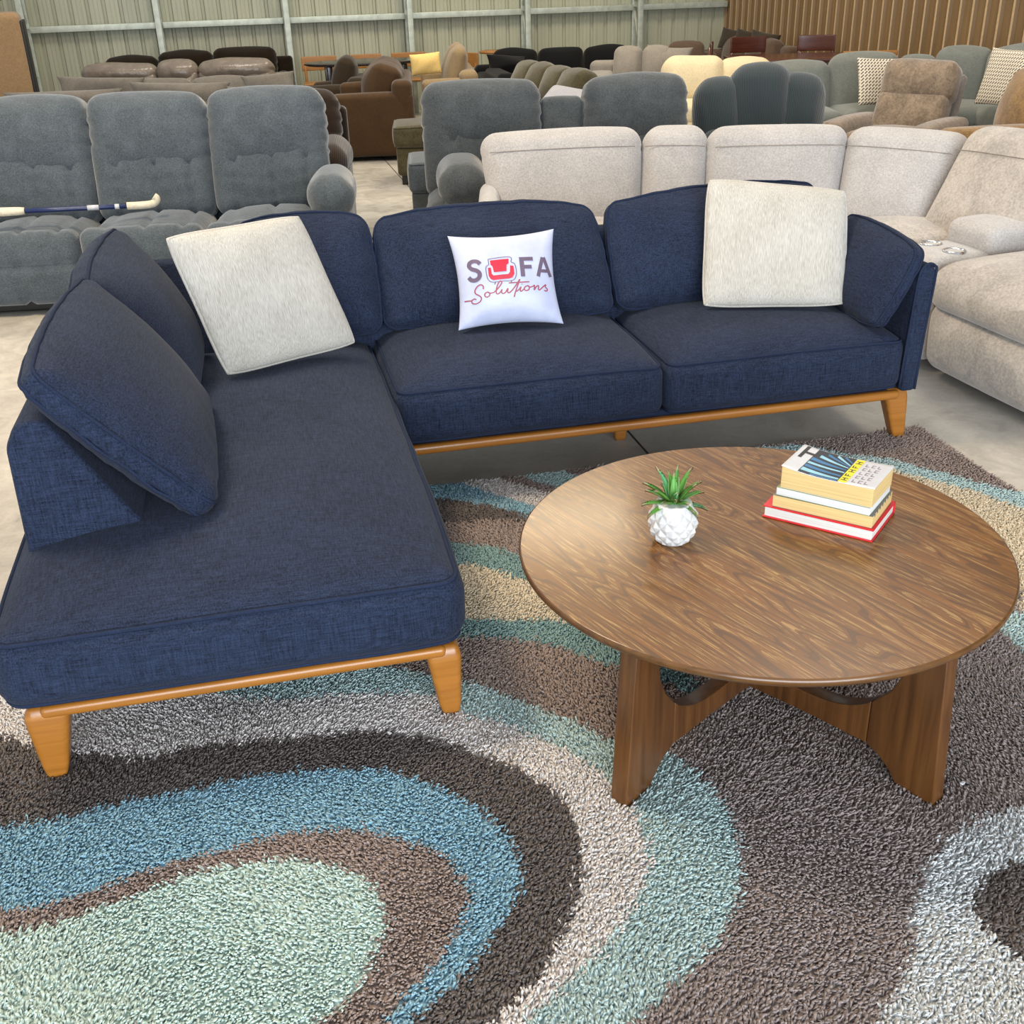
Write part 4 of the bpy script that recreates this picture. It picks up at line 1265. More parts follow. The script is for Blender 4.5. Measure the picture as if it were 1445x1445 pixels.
def build_books():
    # frame of the stack: long edge towards the camera, spine away
    A = np.array([0.033, 0.116]) + TBL
    B = np.array([0.248, -0.031]) + TBL
    ang = math.atan2(B[1] - A[1], B[0] - A[0])

    def at(u, v):
        e, f = np.array([math.cos(ang), math.sin(ang)]), np.array([-math.sin(ang), math.cos(ang)])
        q = A + e * u + f * v
        return q

    def book(z, u0, u1, v0, v1, h, label, pages, cover, hard, dz=0.0, turn=0.0):
        c = at((u0 + u1) / 2, (v0 + v1) / 2)
        b = thing('book', label, 'book', (c[0], c[1], z), math.degrees(ang) + turn, 'books stacked on the coffee table')
        L, D = u1 - u0, v1 - v0
        ct = 0.0028 if hard else 0.0009
        ov = 0.004 if hard else 0.0
        block('pages', (L - 2 * ov, D - 2 * ov, h - 2 * ct), (0, 0, h / 2), pages, b, r=0.0012)
        block('cover', (L, D, ct), (0, 0, ct / 2), cover, b, r=0.0008)
        block('cover', (L, D, ct), (0, 0, h - ct / 2), cover, b, r=0.0008)
        block('spine', (L, ct * 1.4, h), (0, D / 2 - ct * 0.6, h / 2), cover, b, r=0.0008)
        return b, L, D
    z = TOP_Z + 0.0005
    Lr = float(np.hypot(*(B - A)))
    b, L, D = book(z, 0.0, Lr, 0.0, 0.175, 0.030, 'red hardback book at the bottom of the stack on the coffee table', M['page_white'], M['red_cover'], True)
    b, L, D = book(z + 0.0303, 0.020, Lr - 0.008, 0.006, 0.163, 0.030, 'thick yellowed paperback lying directly on the red hardback', M['page_cream'], M['cover_grey'], False, turn=0.5)
    for i in range(7):
        block('edge_stamp', (0.0012, 0.009, 0.005), (L / 2 - 0.0002, -D / 2 + 0.016 + 0.0205 * i, 0.0262), M['cover_grey'], b, r=0.0003)
    b, L, D = book(z + 0.0606, 0.028, Lr - 0.014, 0.006, 0.155, 0.020, 'slim white-paged paperback with a green cover, third from the table', M['page_pale'], M['cover_green'], False, turn=-0.8)
    # thick paperback with a curling cover
    h = 0.050
    c = at((0.036 + Lr - 0.012) / 2, 0.080)
    t = thing('book', 'thick paperback with a blue rayed cover and yellow label, topmost of the stack', 'book', (c[0], c[1], z + 0.0809), math.degrees(ang) - 1.0, 'books stacked on the coffee table')
    L, D = Lr - 0.048, 0.146

    def sagz(x):
        return 0.010 * (x / (L / 2)) ** 2 * (x < 0) + 0.002 * (x > 0) * (x / (L / 2)) ** 2

    def warp(V):
        P = V.copy()
        P[:, 2] += np.where(V[:, 2] > 0, np.vectorize(sagz)(V[:, 0]) - 0.006, 0)
        return P
    V, F, _ = rbox(L, D, h, 0.0015, 0.02, 2)
    put('pages', warp(V), F, M['page_cream'], t, True, (0, 0, h / 2))
    block('cover', (L, D, 0.0009), (0, 0, 0.0005), M['cover_white'], t, r=0.0003)
    V, F, _ = rbox(L + 0.004, D + 0.001, 0.0010, 0.0004, 0.012, 1)
    P = V.copy()
    P[:, 2] += np.vectorize(sagz)(V[:, 0]) - 0.006
    cv = put('cover', P, F, M['cover_white'], t, True, (0, 0, h + 0.0006))
    cv['label'] = 'white front cover with blue rays and a yellow label'

    def flat(poly, n=10):
        # a printed quad on the curved cover: poly is 4 corners in cover fractions (0..1 along, 0..1 across)
        a, b_, c_, d = [np.array(q, float) for q in poly]
        s = np.linspace(0, 1, n)
        Q = np.array([[(1 - i) * ((1 - j) * a + j * b_) + i * ((1 - j) * d + j * c_) for j in s] for i in s]).reshape(-1, 2)
        X, Y = (Q[:, 0] - .5) * L, (Q[:, 1] - .5) * D
        Z = np.vectorize(sagz)(X) - 0.006 + 0.00065
        return np.stack([X, Y, Z], 1), [(i * n + j, i * n + j + 1, (i + 1) * n + j + 1, (i + 1) * n + j) for i in range(n - 1) for j in range(n - 1)]

    def pr(name, polys, mat, lift=0.0):
        V, F = join([flat(p) for p in polys])
        V[:, 2] += lift
        put(name, V, F, mat, cv)
    pr('cover_art', [[(.17, .01), (.62, .01), (.60, .99), (.17, .99)]], M['cover_ink'])
    rays = lambda lst: [[(.60, y0), (.60, y0 + d0), (x1, y1 + d1), (x1, y1)] for y0, d0, x1, y1, d1 in lst]
    pr('cover_rays', rays([(.08, .05, .18, .10, .12), (.36, .04, .18, .40, .08), (.56, .03, .24, .72, .10), (.66, .03, .40, .90, .08)]), M['cover_sky'], 0.0002)
    pr('cover_rays', rays([(.20, .05, .18, .26, .10), (.47, .03, .18, .54, .12), (.62, .025, .30, .86, .08), (.76, .04, .48, .93, .06), (.02, .04, .30, .02, .05)]), M['cover_blue'], 0.0003)
    pr('cover_title', [[(.04, .70), (.18, .70), (.18, .78), (.04, .78)], [(.04, .50), (.08, .50), (.08, .98), (.04, .98)]], M['ink'], 0.0002)
    pr('cover_label', [[(.61, .02), (.70, .02), (.70, .98), (.61, .98)]], M['cover_yellow'], 0.0002)
    # blocky capitals along the yellow label
    let = []
    for k in range(5):
        y = 0.10 + 0.175 * k
        let += [[(.625, y), (.690, y), (.690, y + .022), (.625, y + .022)]]
        if k % 2 == 0:
            let += [[(.625, y + .08), (.690, y + .08), (.690, y + .102), (.625, y + .102)], [(.650, y), (.662, y), (.662, y + .10), (.650, y + .10)]]
        else:
            let += [[(.625, y), (.637, y), (.637, y + .09), (.625, y + .09)], [(.652, y), (.662, y), (.662, y + .07), (.652, y + .07)]]
    pr('label_capitals', let, M['ink'], 0.0004)
    tx = []
    for r in range(3):
        for k in range(5):
            x, y = .74 + .065 * r, .10 + .165 * k
            tx += [[(x, y), (x + .040, y), (x + .040, y + .022), (x, y + .022)], [(x, y), (x + .01, y), (x + .01, y + .10), (x, y + .10)]]
            if (k + r) % 2:
                tx += [[(x, y + .08), (x + .040, y + .08), (x + .040, y + .10), (x, y + .10)]]
    pr('cover_text', tx, M['ink_soft'], 0.0002)


build_books()

# ---------------------------------------------------------------- second-hand sofas around


def rec_unit(r, x, w, m, H=1.0, tufts=(-0.17, 0.17), seed=0, head=0.36, foot=True, seat_z=0.46, m2=None, wr=0.006, tilt=0.24, tuft_d=0.016):
    """One reclining seat: footrest, seat pad, lumbar back and overstuffed head pad. Front at y = 0."""
    m2 = m2 or m
    gx = [(0, t * w / 0.66, 0.013, tuft_d) for t in tufts]
    if foot:
        cushion('footrest', (w - .012, 0.14, 0.38), (x, 0.085, 0.255), m, r, r=0.05, puff=(0, (0.035, 0), 0.01), e=0.03, wrinkle=(wr * .6, 14),
                grooves=gx + [(2, 0.03, 0.013, tuft_d * 0.8)], seed=seed)
    cushion('seat_cushion', (w - .01, 0.66, 0.22), (x, 0.36, seat_z - 0.12), m2, r, r=0.085, puff=(0.008, 0.02, (0, 0.05)), e=0.03, wrinkle=(wr, 12), grooves=gx, seed=seed + 1)
    cushion('backrest', (w - .01, 0.26, 0.46), (x, 0.70, 0.60), m2, r, rot=(-tilt, 0, 0), r=0.07, puff=(0.008, 0.035, 0.02), e=0.022, wrinkle=(wr, 13), grooves=gx, seed=seed + 2,
            gathers=[(0, t * w / 0.66, 0.04, 0.005, 2, 75) for t in tufts])
    zc = H - head / 2 - 0.02
    cushion('head_cushion', (w + .0, 0.27, head), (x, 0.70 + (zc - 0.60) * math.tan(tilt), zc), m, r, rot=(-tilt * .8, 0, 0), r=0.085, puff=(0.006, 0.055, 0.03), e=0.022, wrinkle=(wr, 12), seed=seed + 3,
            gathers=[(2, -head / 2, 0.05, 0.007, 0, 60), (0, -w / 2, 0.05, 0.005, 2, 70), (0, w / 2, 0.05, 0.005, 2, 70)])


def rec_arm(r, x, m, w=0.24, top=0.64, side=1, seed=0, m2=None):
    cushion('arm', (w * .86, 0.86, top - 0.13), (x, 0.47, 0.05 + (top - 0.13) / 2), m, r, r=0.04, puff=(0.01, 0.015, 0), e=0.06, seed=seed)
    cushion('arm_pad', (w * 1.12, 0.60, 0.21), (x, 0.30, top - 0.095), m2 or m, r, r=0.095, puff=(0.012, 0.02, 0.03), e=0.025, wrinkle=(0.006, 14), seed=seed + 1, gathers=[(1, -0.30, 0.10, 0.005, 0, 70), (2, -0.10, 0.05, 0.005, 1, 70)])


def rec_shell(r, x0, x1, m, H=0.86, D=0.92):
    """Plain outer back and plinth behind the seats."""
    cushion('outer_back', (x1 - x0, 0.13, H - 0.06), ((x0 + x1) / 2, D - 0.03, 0.05 + (H - 0.06) / 2), m, r, r=0.04, e=0.12)
    block('base', (x1 - x0 - 0.04, D - 0.22, 0.16), ((x0 + x1) / 2, D / 2, 0.09), M['foot'], r, r=0.01)
    for fx in (x0 + 0.08, x1 - 0.08):
        for fy in (0.16, D - 0.12):
            block('foot', (0.05, 0.05, 0.04), (fx, fy, 0.02), M['foot'], r, r=0.008)


def build_slate():
    r = thing('reclining_sofa', 'slate blue three-seat reclining sofa behind the navy chaise, a walking stick on its seat', 'sofa', (-3.20, 5.76, 0), 5.5)
    a = M['slate']
    x = 0.24
    rec_arm(r, 0.12, a, seed=20)
    for k in range(3):
        rec_unit(r, x + 0.335, 0.67, a, H=1.075, seed=21 + 5 * k, head=0.43, seat_z=0.425, tufts=(-0.2, 0.02, 0.21), tuft_d=0.024)
        x += 0.67
    rec_arm(r, x + 0.03, a, w=0.215, top=0.645, seed=40)
    rec_shell(r, 0.02, x - 0.02, a)
    return r


slate = build_slate()


def build_stick():
    # lies across the left and middle seats
    A, B = np.array([-2.62, 5.98, 0.545]), np.array([-1.98, 6.14, 0.528])
    r = thing('walking_stick', 'navy blue stick with taped white ends lying on the slate blue sofa', 'stick', tuple(A), 0)
    d = B - A
    n = d / np.linalg.norm(d)
    put('shaft', *tube([d * 0.0, d * .3, d * .6, d], 0.0135, False, 12), M['stick_blue'], r)
    hook = [d - n * .10, d - n * .03, d + n * .03 + [0, 0, .004], d + n * .055 + [0, 0, .016], d + n * .062 + [0, 0, .034], d + n * .05 + [0, 0, .046]]
    put('handle', *tube(spline(hook, 5), 0.021, False, 12), M['tape'], r)['label'] = 'hooked end bound in off-white tape'
    put('grip', *tube([-n * .16, -n * .08, n * .0, n * .03], [0.022, .024, .022, .019], False, 12), M['tape'], r)['label'] = 'thick off-white taped grip'
    for f, w in ((0.58, 0.03), (0.77, 0.012), (0.88, 0.014)):
        put('sticker', *tube([d * f - n * w, d * f + n * w], 0.0145, False, 12), M['cover_white'], r)


build_stick()


def build_centre():
    r = thing('reclining_sofa', 'slate grey reclining sofa with a narrow console panel, behind the dove beige sectional', 'sofa', (-0.36, 6.30, 0), 3)
    a = M['slate_dark']
    rec_arm(r, 0.14, a, w=0.25, top=0.635, seed=60)
    rec_unit(r, 0.285, 0.72, a, H=1.05, seed=61, head=0.40, foot=False)
    cushion('console_panel', (0.27, 0.20, 0.62), (0.785, 0.74, 0.62), a, r, rot=(-0.22, 0, 0), r=0.045, puff=(0, .02, .01), e=0.04, seed=66)
    cushion('console', (0.27, 0.66, 0.50), (0.785, 0.36, 0.28), a, r, r=0.04, e=0.08, seed=67)
    rec_unit(r, 1.24, 0.64, a, H=1.05, seed=68, head=0.42)
    cushion('footrest', (0.52, 0.14, 0.36), (0.40, 0.10, 0.25), a, r, r=0.05, puff=(0, .03, 0), e=0.04, seed=69)
    rec_shell(r, 0.02, 1.54, a, 0.86)
    r = thing('recliner_chair', 'dark teal corduroy recliner chair with three fluted back channels', 'armchair', (1.20, 6.52, 0), -3)
    t = M['teal_cord']
    rec_arm(r, 0.09, t, w=0.14, top=0.58, seed=80)
    rec_arm(r, 0.73, t, w=0.16, top=0.60, seed=82)
    for i, (xx, ww, hh) in enumerate(((0.17, 0.29, 0.48), (0.42, 0.38, 0.56), (0.66, 0.29, 0.49))):
        cushion('back_channel', (ww, 0.26, hh), (xx, 0.80, 0.74 + (0.03 if i == 1 else 0.0)), t, r, rot=(-0.2, (-0.10, 0, 0.12)[i], 0), r=0.09, puff=(0.02, 0.05, 0.03), e=0.03, wrinkle=(0.008, 12), seed=84 + i)
    cushion('lumbar_roll', (0.74, 0.26, 0.24), (0.41, 0.68, 0.58), t, r, r=0.10, puff=(0.0, 0.04, 0.03), e=0.04, wrinkle=(0.008, 12), seed=88)
    cushion('seat_cushion', (0.52, 0.66, 0.20), (0.41, 0.36, 0.36), t, r, r=0.08, puff=(0.0, 0.02, 0.05), e=0.05, wrinkle=(0.006, 12), seed=89)
    cushion('footrest', (0.50, 0.14, 0.34), (0.41, 0.08, 0.24), t, r, r=0.05, e=0.05, seed=90)
    rec_shell(r, 0.04, 0.78, t, 0.80)


build_centre()


def build_dove():
    """Curved reclining sectional; its parts are given in world coordinates."""
    r = thing('sectional_sofa', 'dove beige curved reclining sectional with cup holder console, behind the navy sofa', 'sofa', (0, 0, 0), 0)
    c, s = M['dove'], M['dove_suede']
    bw = dict(r=0.06, e=0.035, wrinkle=(0.003, 9))

    def backpad(BL, BR, TR, TL, w, seed, mat=c, t=0.17, pf=0.035, hd=0.11, rr=0.085):
        BL, BR, TR, TL = map(np.array, (BL, BR, TR, TL))
        ux = (BR - BL) / np.linalg.norm(BR - BL) * 0.010
        BL, TL, BR, TR = BL - ux, TL - ux, BR + ux, TR + ux
        H = float(np.linalg.norm(TL - BL))
        o = cushion('backrest', (w, t, H), (0, 0, 0), mat, r, puff=(0.004, pf, 0.018), pw=3, corners=(BL, BR, TR, TL), seed=seed, r=rr, e=0.022,
                    wrinkle=(0.003, 9), grooves=[(2, H / 2 - hd, 0.007, 0.006)])
        # the stitched line that marks off the head roll
        n = np.cross(BR - BL, TL - BL)
        n = n / np.linalg.norm(n)
        f = 1 - hd / H
        pts = [BL + (BR - BL) * u + ((TL - BL) * (1 - u) + (TR - BR) * u) * f + n * (t / 2 + pf * (1 - abs(2 * u - 1) ** 3) * (1 - abs(2 * f - 1) ** 3) + 0.001) for u in np.linspace(0.05, 0.95, 24)]
        put('stitching', *tube(pts, 0.0022, False, 5), M['seam_pale'], o)
    backpad((-0.03, 5.58, 0.40), (0.69, 5.58, 0.40), (0.71, 5.78, 0.895), (-0.10, 5.78, 0.880), 0.79, 100)
    backpad((0.70, 5.60, 0.40), (1.01, 5.56, 0.40), (1.05, 5.76, 0.885), (0.74, 5.79, 0.89), 0.31, 103)
    backpad((1.03, 5.56, 0.40), (1.67, 5.52, 0.40), (1.75, 5.70, 0.880), (1.06, 5.74, 0.885), 0.69, 106)
    backpad((1.69, 5.50, 0.38), (2.00, 5.20, 0.38), (2.26, 5.36, 0.860), (1.78, 5.69, 0.875), 0.54, 109)
    backpad((2.01, 5.19, 0.38), (2.22, 4.58, 0.38), (2.52, 4.66, 0.915), (2.27, 5.30, 0.905), 0.68, 112, s, 0.20, 0.035, 0.15, 0.098)
    backpad((2.29, 4.22, 0.38), (2.47, 3.62, 0.38), (2.77, 3.70, 0.915), (2.58, 4.30, 0.905), 0.64, 115, s, 0.18, 0.06, 0.13, 0.09)
    # outer shells behind
    for a, b in (((-0.06, 5.86), (1.78, 5.80)), ((1.80, 5.80), (2.37, 5.40)), ((2.40, 5.36), (2.88, 3.74))):
        L = math.hypot(b[0] - a[0], b[1] - a[1])
        cushion('outer_back', (L, 0.10, 0.62), ((a[0] + b[0]) / 2, (a[1] + b[1]) / 2, 0.37), c, r, rot=(0, 0, math.atan2(b[1] - a[1], b[0] - a[0])), r=0.04, e=0.15)
    # left side panel
    cushion('arm', (0.10, 0.82, 0.58), (-0.065, 5.38, 0.36), c, r, r=0.045, puff=(0.01, 0, 0.02), e=0.06, seed=118)
    # seats of the long run
    for x0, x1, sd in ((0.0, 0.70, 120), (1.03, 1.66, 122)):
        cushion('seat_cushion', (x1 - x0, 0.64, 0.22), ((x0 + x1) / 2, 5.26, 0.385), s, r, r=0.08, puff=(0.0, 0.02, 0.05), e=0.04, wrinkle=(0.004, 9), seed=sd)
        cushion('footrest', (x1 - x0, 0.14, 0.34), ((x0 + x1) / 2, 4.95, 0.25), c, r, r=0.05, puff=(0, .03, 0), e=0.05, seed=sd + 1)
    cushion('console', (0.31, 0.76, 0.44), (0.865, 5.24, 0.27), c, r, r=0.05, e=0.06, seed=124)
    # corner seat
    V, F, N = rbox(0.66, 0.66, 0.20, 0.07, 0.05)
    cushion('seat_cushion', (0.52, 0.62, 0.20), (1.68, 5.12, 0.37), s, r, rot=(0, 0, math.radians(-44)), r=0.07, puff=(0, 0, (0, 0.05)), e=0.04, wrinkle=(0.005, 10), seed=125)
    # short run on the right, facing left
    R = math.radians(-73)

    def at(t, d):
        return (1.80 + t * 0.2924 + d * 0.9563, 4.42 - t * 0.9563 + d * 0.2924)

    def on(t, d, z):
        p = at(t, d)
        return (p[0], p[1], z)
    cushion('seat_cushion', (0.62, 0.62, 0.20), on(-0.67, 0.30, 0.385), s, r, rot=(0, 0, R), r=0.08, puff=(0, .02, (0, 0.05)), e=0.035, wrinkle=(0.006, 10), seed=130)
    cushion('footrest', (0.60, 0.14, 0.34), on(-0.67, 0.06, 0.25), c, r, rot=(0, 0, R), r=0.05, e=0.05, seed=131)
    # console between the two seats
    cushion('console', (0.31, 0.84, 0.45), on(-0.19, 0.42, 0.275), c, r, rot=(0, 0, R), r=0.045, puff=(0, 0, (0, 0.01)), e=0.05, seed=132)
    cushion('console_arm', (0.30, 0.46, 0.13), on(-0.18, 0.50, 0.535), c, r, rot=(0, 0, R), r=0.045, puff=(0.0, 0.01, (0, 0.02)), e=0.03, seed=133)
    for k in (-0.27, -0.115):
        hp = [(0.0, 0.012), (0.036, 0.012), (0.040, 0.052), (0.046, 0.056), (0.049, 0.054), (0.049, 0.0), (0.0, 0.0)]
        V, F = lathe(hp, 28)
        o = put('cup_holder', V, F, M['chrome'], r, True, on(k, 0.16, 0.455))
        o['label'] = 'polished steel cup holder'
    # the seat nearest the camera with its closed footrest
    cushion('seat_cushion', (0.86, 0.72, 0.20), on(0.415, 0.30, 0.400), s, r, rot=(0, 0, R), r=0.095, puff=(0.02, 0.03, (0, 0.055)), e=0.03, wrinkle=(0.005, 8), seed=134, pw=3,
            grooves=[(2, 0.018, 0.006, 0.004)])
    cushion('footrest', (0.86, 0.34, 0.30), on(0.415, 0.145, 0.195), s, r, rot=(0, 0, R), r=0.075, puff=(0.02, 0.035, 0.01), e=0.03, wrinkle=(0.004, 8), seed=135, grooves=[(0, -0.10, 0.008, 0.006)])
    block('base', (1.75, 0.60, 0.12), on(-0.10, 0.50, 0.065), M['foot'], r, rot=(0, 0, R), r=0.01)
    block('base', (1.70, 0.66, 0.12), (0.85, 5.42, 0.065), M['foot'], r, r=0.01)


build_dove()


def legs4(r, W, D, z, mat, s=0.055, inset=0.06):
    for x in (inset, W - inset):
        for y in (inset, D - inset):
            block('leg', (s, s, z), (x, y, z / 2), mat, r, r=0.008)


def box_sofa(name, label, cat, loc, yaw, W, D, m, seats=2, backs=None, arm_w=0.20, arm_h=0.62, back_h=0.72, cush_h=0.88, seat_z=0.46, mb=None, leg=0.08, arms=(1, 1), seed=0,
             bthick=0.18, wr=0.006, puffs=0.06, group=None, armr=0.05, bgap=0.0, tilt=0.2, e=0.05):
    """Boxy sofa: front at y = 0, left end at x = 0."""
    r = thing(name, label, cat, loc, yaw, group)
    mb = mb or m
    backs = backs or seats
    cushion('base', (W - 0.02, D - 0.04, seat_z - 0.16 - leg), (W / 2, D / 2, leg + (seat_z - 0.16 - leg) / 2), m, r, r=0.03, e=0.15)
    cushion('back_frame', (W, 0.20, back_h - leg), (W / 2, D - 0.11, leg + (back_h - leg) / 2), m, r, r=0.06, e=0.10, wrinkle=(0.003, 6), seed=seed)
    x0, x1 = 0.0, W
    if arms[0]:
        cushion('arm', (arm_w, D, arm_h - leg), (arm_w / 2, D / 2, leg + (arm_h - leg) / 2), m, r, r=armr, puff=(0.01, 0, 0.012), e=0.07, wrinkle=(0.003, 6), seed=seed + 1)
        x0 = arm_w
    if arms[1]:
        cushion('arm', (arm_w, D, arm_h - leg), (W - arm_w / 2, D / 2, leg + (arm_h - leg) / 2), m, r, r=armr, puff=(0.01, 0, 0.012), e=0.07, wrinkle=(0.003, 6), seed=seed + 2)
        x1 = W - arm_w
    sw = (x1 - x0) / seats
    for k in range(seats):
        cushion('seat_cushion', (sw - 0.01, D - 0.26, 0.17), (x0 + sw * (k + .5), (D - 0.22) / 2, seat_z - 0.085), m, r, r=0.05, puff=(0.006, 0.015, (0, 0.03)), e=0.05, wrinkle=(0.003, 8), seed=seed + 3 + k)
    bw = (x1 - x0) / backs
    for k in range(backs):
        hh = cush_h - seat_z + 0.03
        cushion('back_cushion', (bw - 0.008 - bgap, bthick, hh), (x0 + bw * (k + .5), D - 0.20 - bthick / 2 + 0.03, seat_z + hh / 2 - 0.02), mb, r, rot=(-tilt, 0, 0), r=0.06, puff=(0.01, puffs, 0.03), e=e,
                wrinkle=(wr, 11), seed=seed + 10 + k)
    if leg:
        legs4(r, W, D, leg + 0.02, M['foot'])
    return r


def pillow_at(label, c, w, h, yaw, lean, mat, roll=0.0, t=0.16, seed=0, pinch=0.05, group=None, name='throw_pillow', pipe=None, part_of=None):
    """Loose pillow standing with its lower edge centred on c."""
    Rm = rotm(0, 0, math.radians(yaw)) @ rotm(math.radians(-lean), 0, 0) @ rotm(0, math.radians(roll), 0)
    pts = [np.array(c) + Rm @ np.array(p) for p in ((-w / 2, 0, 0), (w / 2, 0, 0), (w / 2, 0, h), (-w / 2, 0, h))]
    f = PillowSurface(*pts, thick=t, pinch=pinch, power=0.45, lump=0.25, seed=seed)
    o = f.build('back_cushion' if part_of else name, mat, n=22, edge=0.004, pipe=pipe)
    if part_of:
        bpy.context.view_layer.update()
        o.parent = part_of
        o.matrix_parent_inverse = part_of.matrix_world.inverted()
        return o
    return tag(o, label, 'pillow', group)


def build_back_left():
    # cocoa corduroy recliner sofa directly behind the slate one
    r = thing('reclining_sofa', 'dark cocoa brown corduroy reclining sofa half hidden behind the slate blue sofa', 'sofa', (-3.55, 7.02, 0), 4)
    m, m2 = M['cocoa'], M['cocoa_plain']
    rec_arm(r, 0.10, m, w=0.2, top=0.62, seed=200)
    for k in range(3):
        rec_unit(r, 0.20 + 0.765 * (k + .5), 0.765, m2, H=(0.90, 0.90, 0.965)[k], seed=202 + 5 * k, m2=m)
    rec_arm(r, 2.46, m, w=0.2, top=0.66, seed=220)
    rec_shell(r, 0.02, 2.54, m2, 0.84)
    # two rows of grey sofas heaped with slack pillows
    g1 = box_sofa('sofa', 'low grey fabric sofa behind the cocoa brown recliners, pillows along its back', 'sofa', (-4.12, 8.9, 0), 5, 2.35, 0.92, M['ash'], 3, backs=2, arm_w=0.2, arm_h=0.60, back_h=0.74, cush_h=0.80, seed=230)
    g2 = box_sofa('sofa', 'grey fabric sofa in the second row, just in front of the taupe leather sofa', 'sofa', (-4.20, 10.15, 0), 5, 2.15, 0.92, M['ash'], 3, arm_w=0.2, arm_h=0.62, back_h=0.76, cush_h=0.82, seed=250)
    P = M['ash']
    pillow_at('long slack grey pillow lying at the left end of the front grey sofa', (-3.62, 9.56, 0.62), 0.98, 0.26, 5, 18, P, 0, 0.24, 1, 0.10, part_of=g1)
    pillow_at('slack grey pillow in the middle of the front grey sofa back', (-2.68, 9.66, 0.62), 0.84, 0.29, 5, 18, P, 2, 0.24, 2, 0.10, part_of=g1)
    pillow_at('pointed pale grey pillow lying low on the front grey sofa', (-2.62, 9.40, 0.54), 0.36, 0.26, 8, 24, M['ash_light'], 14, 0.14, 3, 0.1, part_of=g1)
    pillow_at('slack grey pillow with drooping corner at the right end of the front grey sofa', (-2.05, 9.58, 0.58), 0.50, 0.28, -4, 20, P, 3, 0.22, 4, 0.12, part_of=g1)
    pillow_at('grey pillow with sharp corners at the right end of the second grey sofa', (-2.12, 10.72, 0.66), 0.50, 0.22, 6, 16, P, -4, 0.22, 5, 0.12, part_of=g2)
    pillow_at('long flat grey pillow at the left end of the second grey sofa', (-3.70, 10.72, 0.62), 0.80, 0.28, 5, 18, P, 3, 0.22, 6, 0.1, part_of=g2)
    # taupe leather recliners
    r = thing('reclining_sofa', 'shiny taupe leather reclining sofa in the row behind the grey sofas', 'sofa', (-4.45, 11.35, 0), 5)
    m = M['taupe_leather']
    rec_arm(r, 0.10, m, w=0.2, top=0.60, seed=270)
    rec_unit(r, 0.58, 0.76, m, H=0.925, seed=271, head=0.20, tufts=(-0.08, 0.16), wr=0.009)
    rec_unit(r, 1.17, 0.42, m, H=0.935, seed=276, head=0.22, tufts=(0.0,), wr=0.009)
    rec_unit(r, 1.77, 0.78, m, H=0.925, seed=281, head=0.20, tufts=(-0.16, 0.08), wr=0.009)
    rec_arm(r, 2.26, m, w=0.2, top=0.60, seed=286)
    rec_shell(r, 0.02, 2.34, m, 0.78)
    # espresso sofa against the wall
    r = thing('reclining_sofa', 'very dark espresso brown sofa along the corrugated back wall', 'sofa', (-4.76, 13.10, 0), 7)
    m = M['espresso']
    rec_arm(r, 0.10, m, w=0.2, top=0.64, seed=290)
    for k, (hh, w) in enumerate(((0.90, 0.62), (0.935, 0.64), (0.95, 0.74))):
        rec_unit(r, 0.2 + sum((0.62, 0.64, 0.74)[:k]) + w / 2, w, m, H=hh, seed=292 + 5 * k, head=0.30)
    rec_arm(r, 2.28, m, w=0.2, top=0.66, seed=310)
    rec_shell(r, 0.02, 2.38, m, 0.84)
    # far left: a tan suite stood on end, a brown cushion on top, a beige arm in front
    r = thing('sofa', 'tall tan sofa stood on end at the far left edge behind the grey sofas', 'sofa', (-5.17, 10.4, 0), 20)
    cushion('base', (0.92, 0.80, 1.44), (0.46, 0.42, 0.73), M['tan_wrap'], r, r=0.06, puff=(0.0, 0.02, 0.0), e=0.06, wrinkle=(0.006, 5), seed=320)
    block('underside', (0.03, 0.72, 1.36), (0.935, 0.42, 0.70), M['dark_void'], r, r=0.01)
    r2 = thing('seat_cushion', 'crumpled brown leather cushion on top of the upended tan sofa', 'cushion', (-4.80, 10.90, 1.53), 20)
    cushion('cover', (0.72, 0.5, 0.34), (0, 0, 0.17), M['rust_leather'], r2, r=0.14, puff=(0.02, 0.04, 0.03), e=0.04, wrinkle=(0.03, 9), seed=322)
    r3 = thing('armchair', 'pale beige armchair with a rounded back at the left edge, behind the slate blue sofa', 'armchair', (-4.45, 8.10, 0), 6)
    cushion('backrest', (0.70, 0.16, 0.58), (0.34, 0.62, 0.56), M['sand'], r3, r=0.07, puff=(0.0, 0.02, 0.05), e=0.04, seed=324, warp=lambda P: np.stack([P[:, 0], P[:, 1], P[:, 2] - 0.5 * np.clip(P[:, 0] - 0.05, 0, 1) ** 2 * 4 * (P[:, 2] > 0)], 1))
    cushion('seat_cushion', (0.60, 0.52, 0.18), (0.34, 0.30, 0.36), M['sand'], r3, r=0.06, e=0.06, seed=325)
    cushion('base', (0.66, 0.62, 0.24), (0.34, 0.34, 0.16), M['sand'], r3, r=0.04, e=0.1, seed=326)
    legs4(r3, 0.68, 0.68, 0.06, M['foot'])


build_back_left()


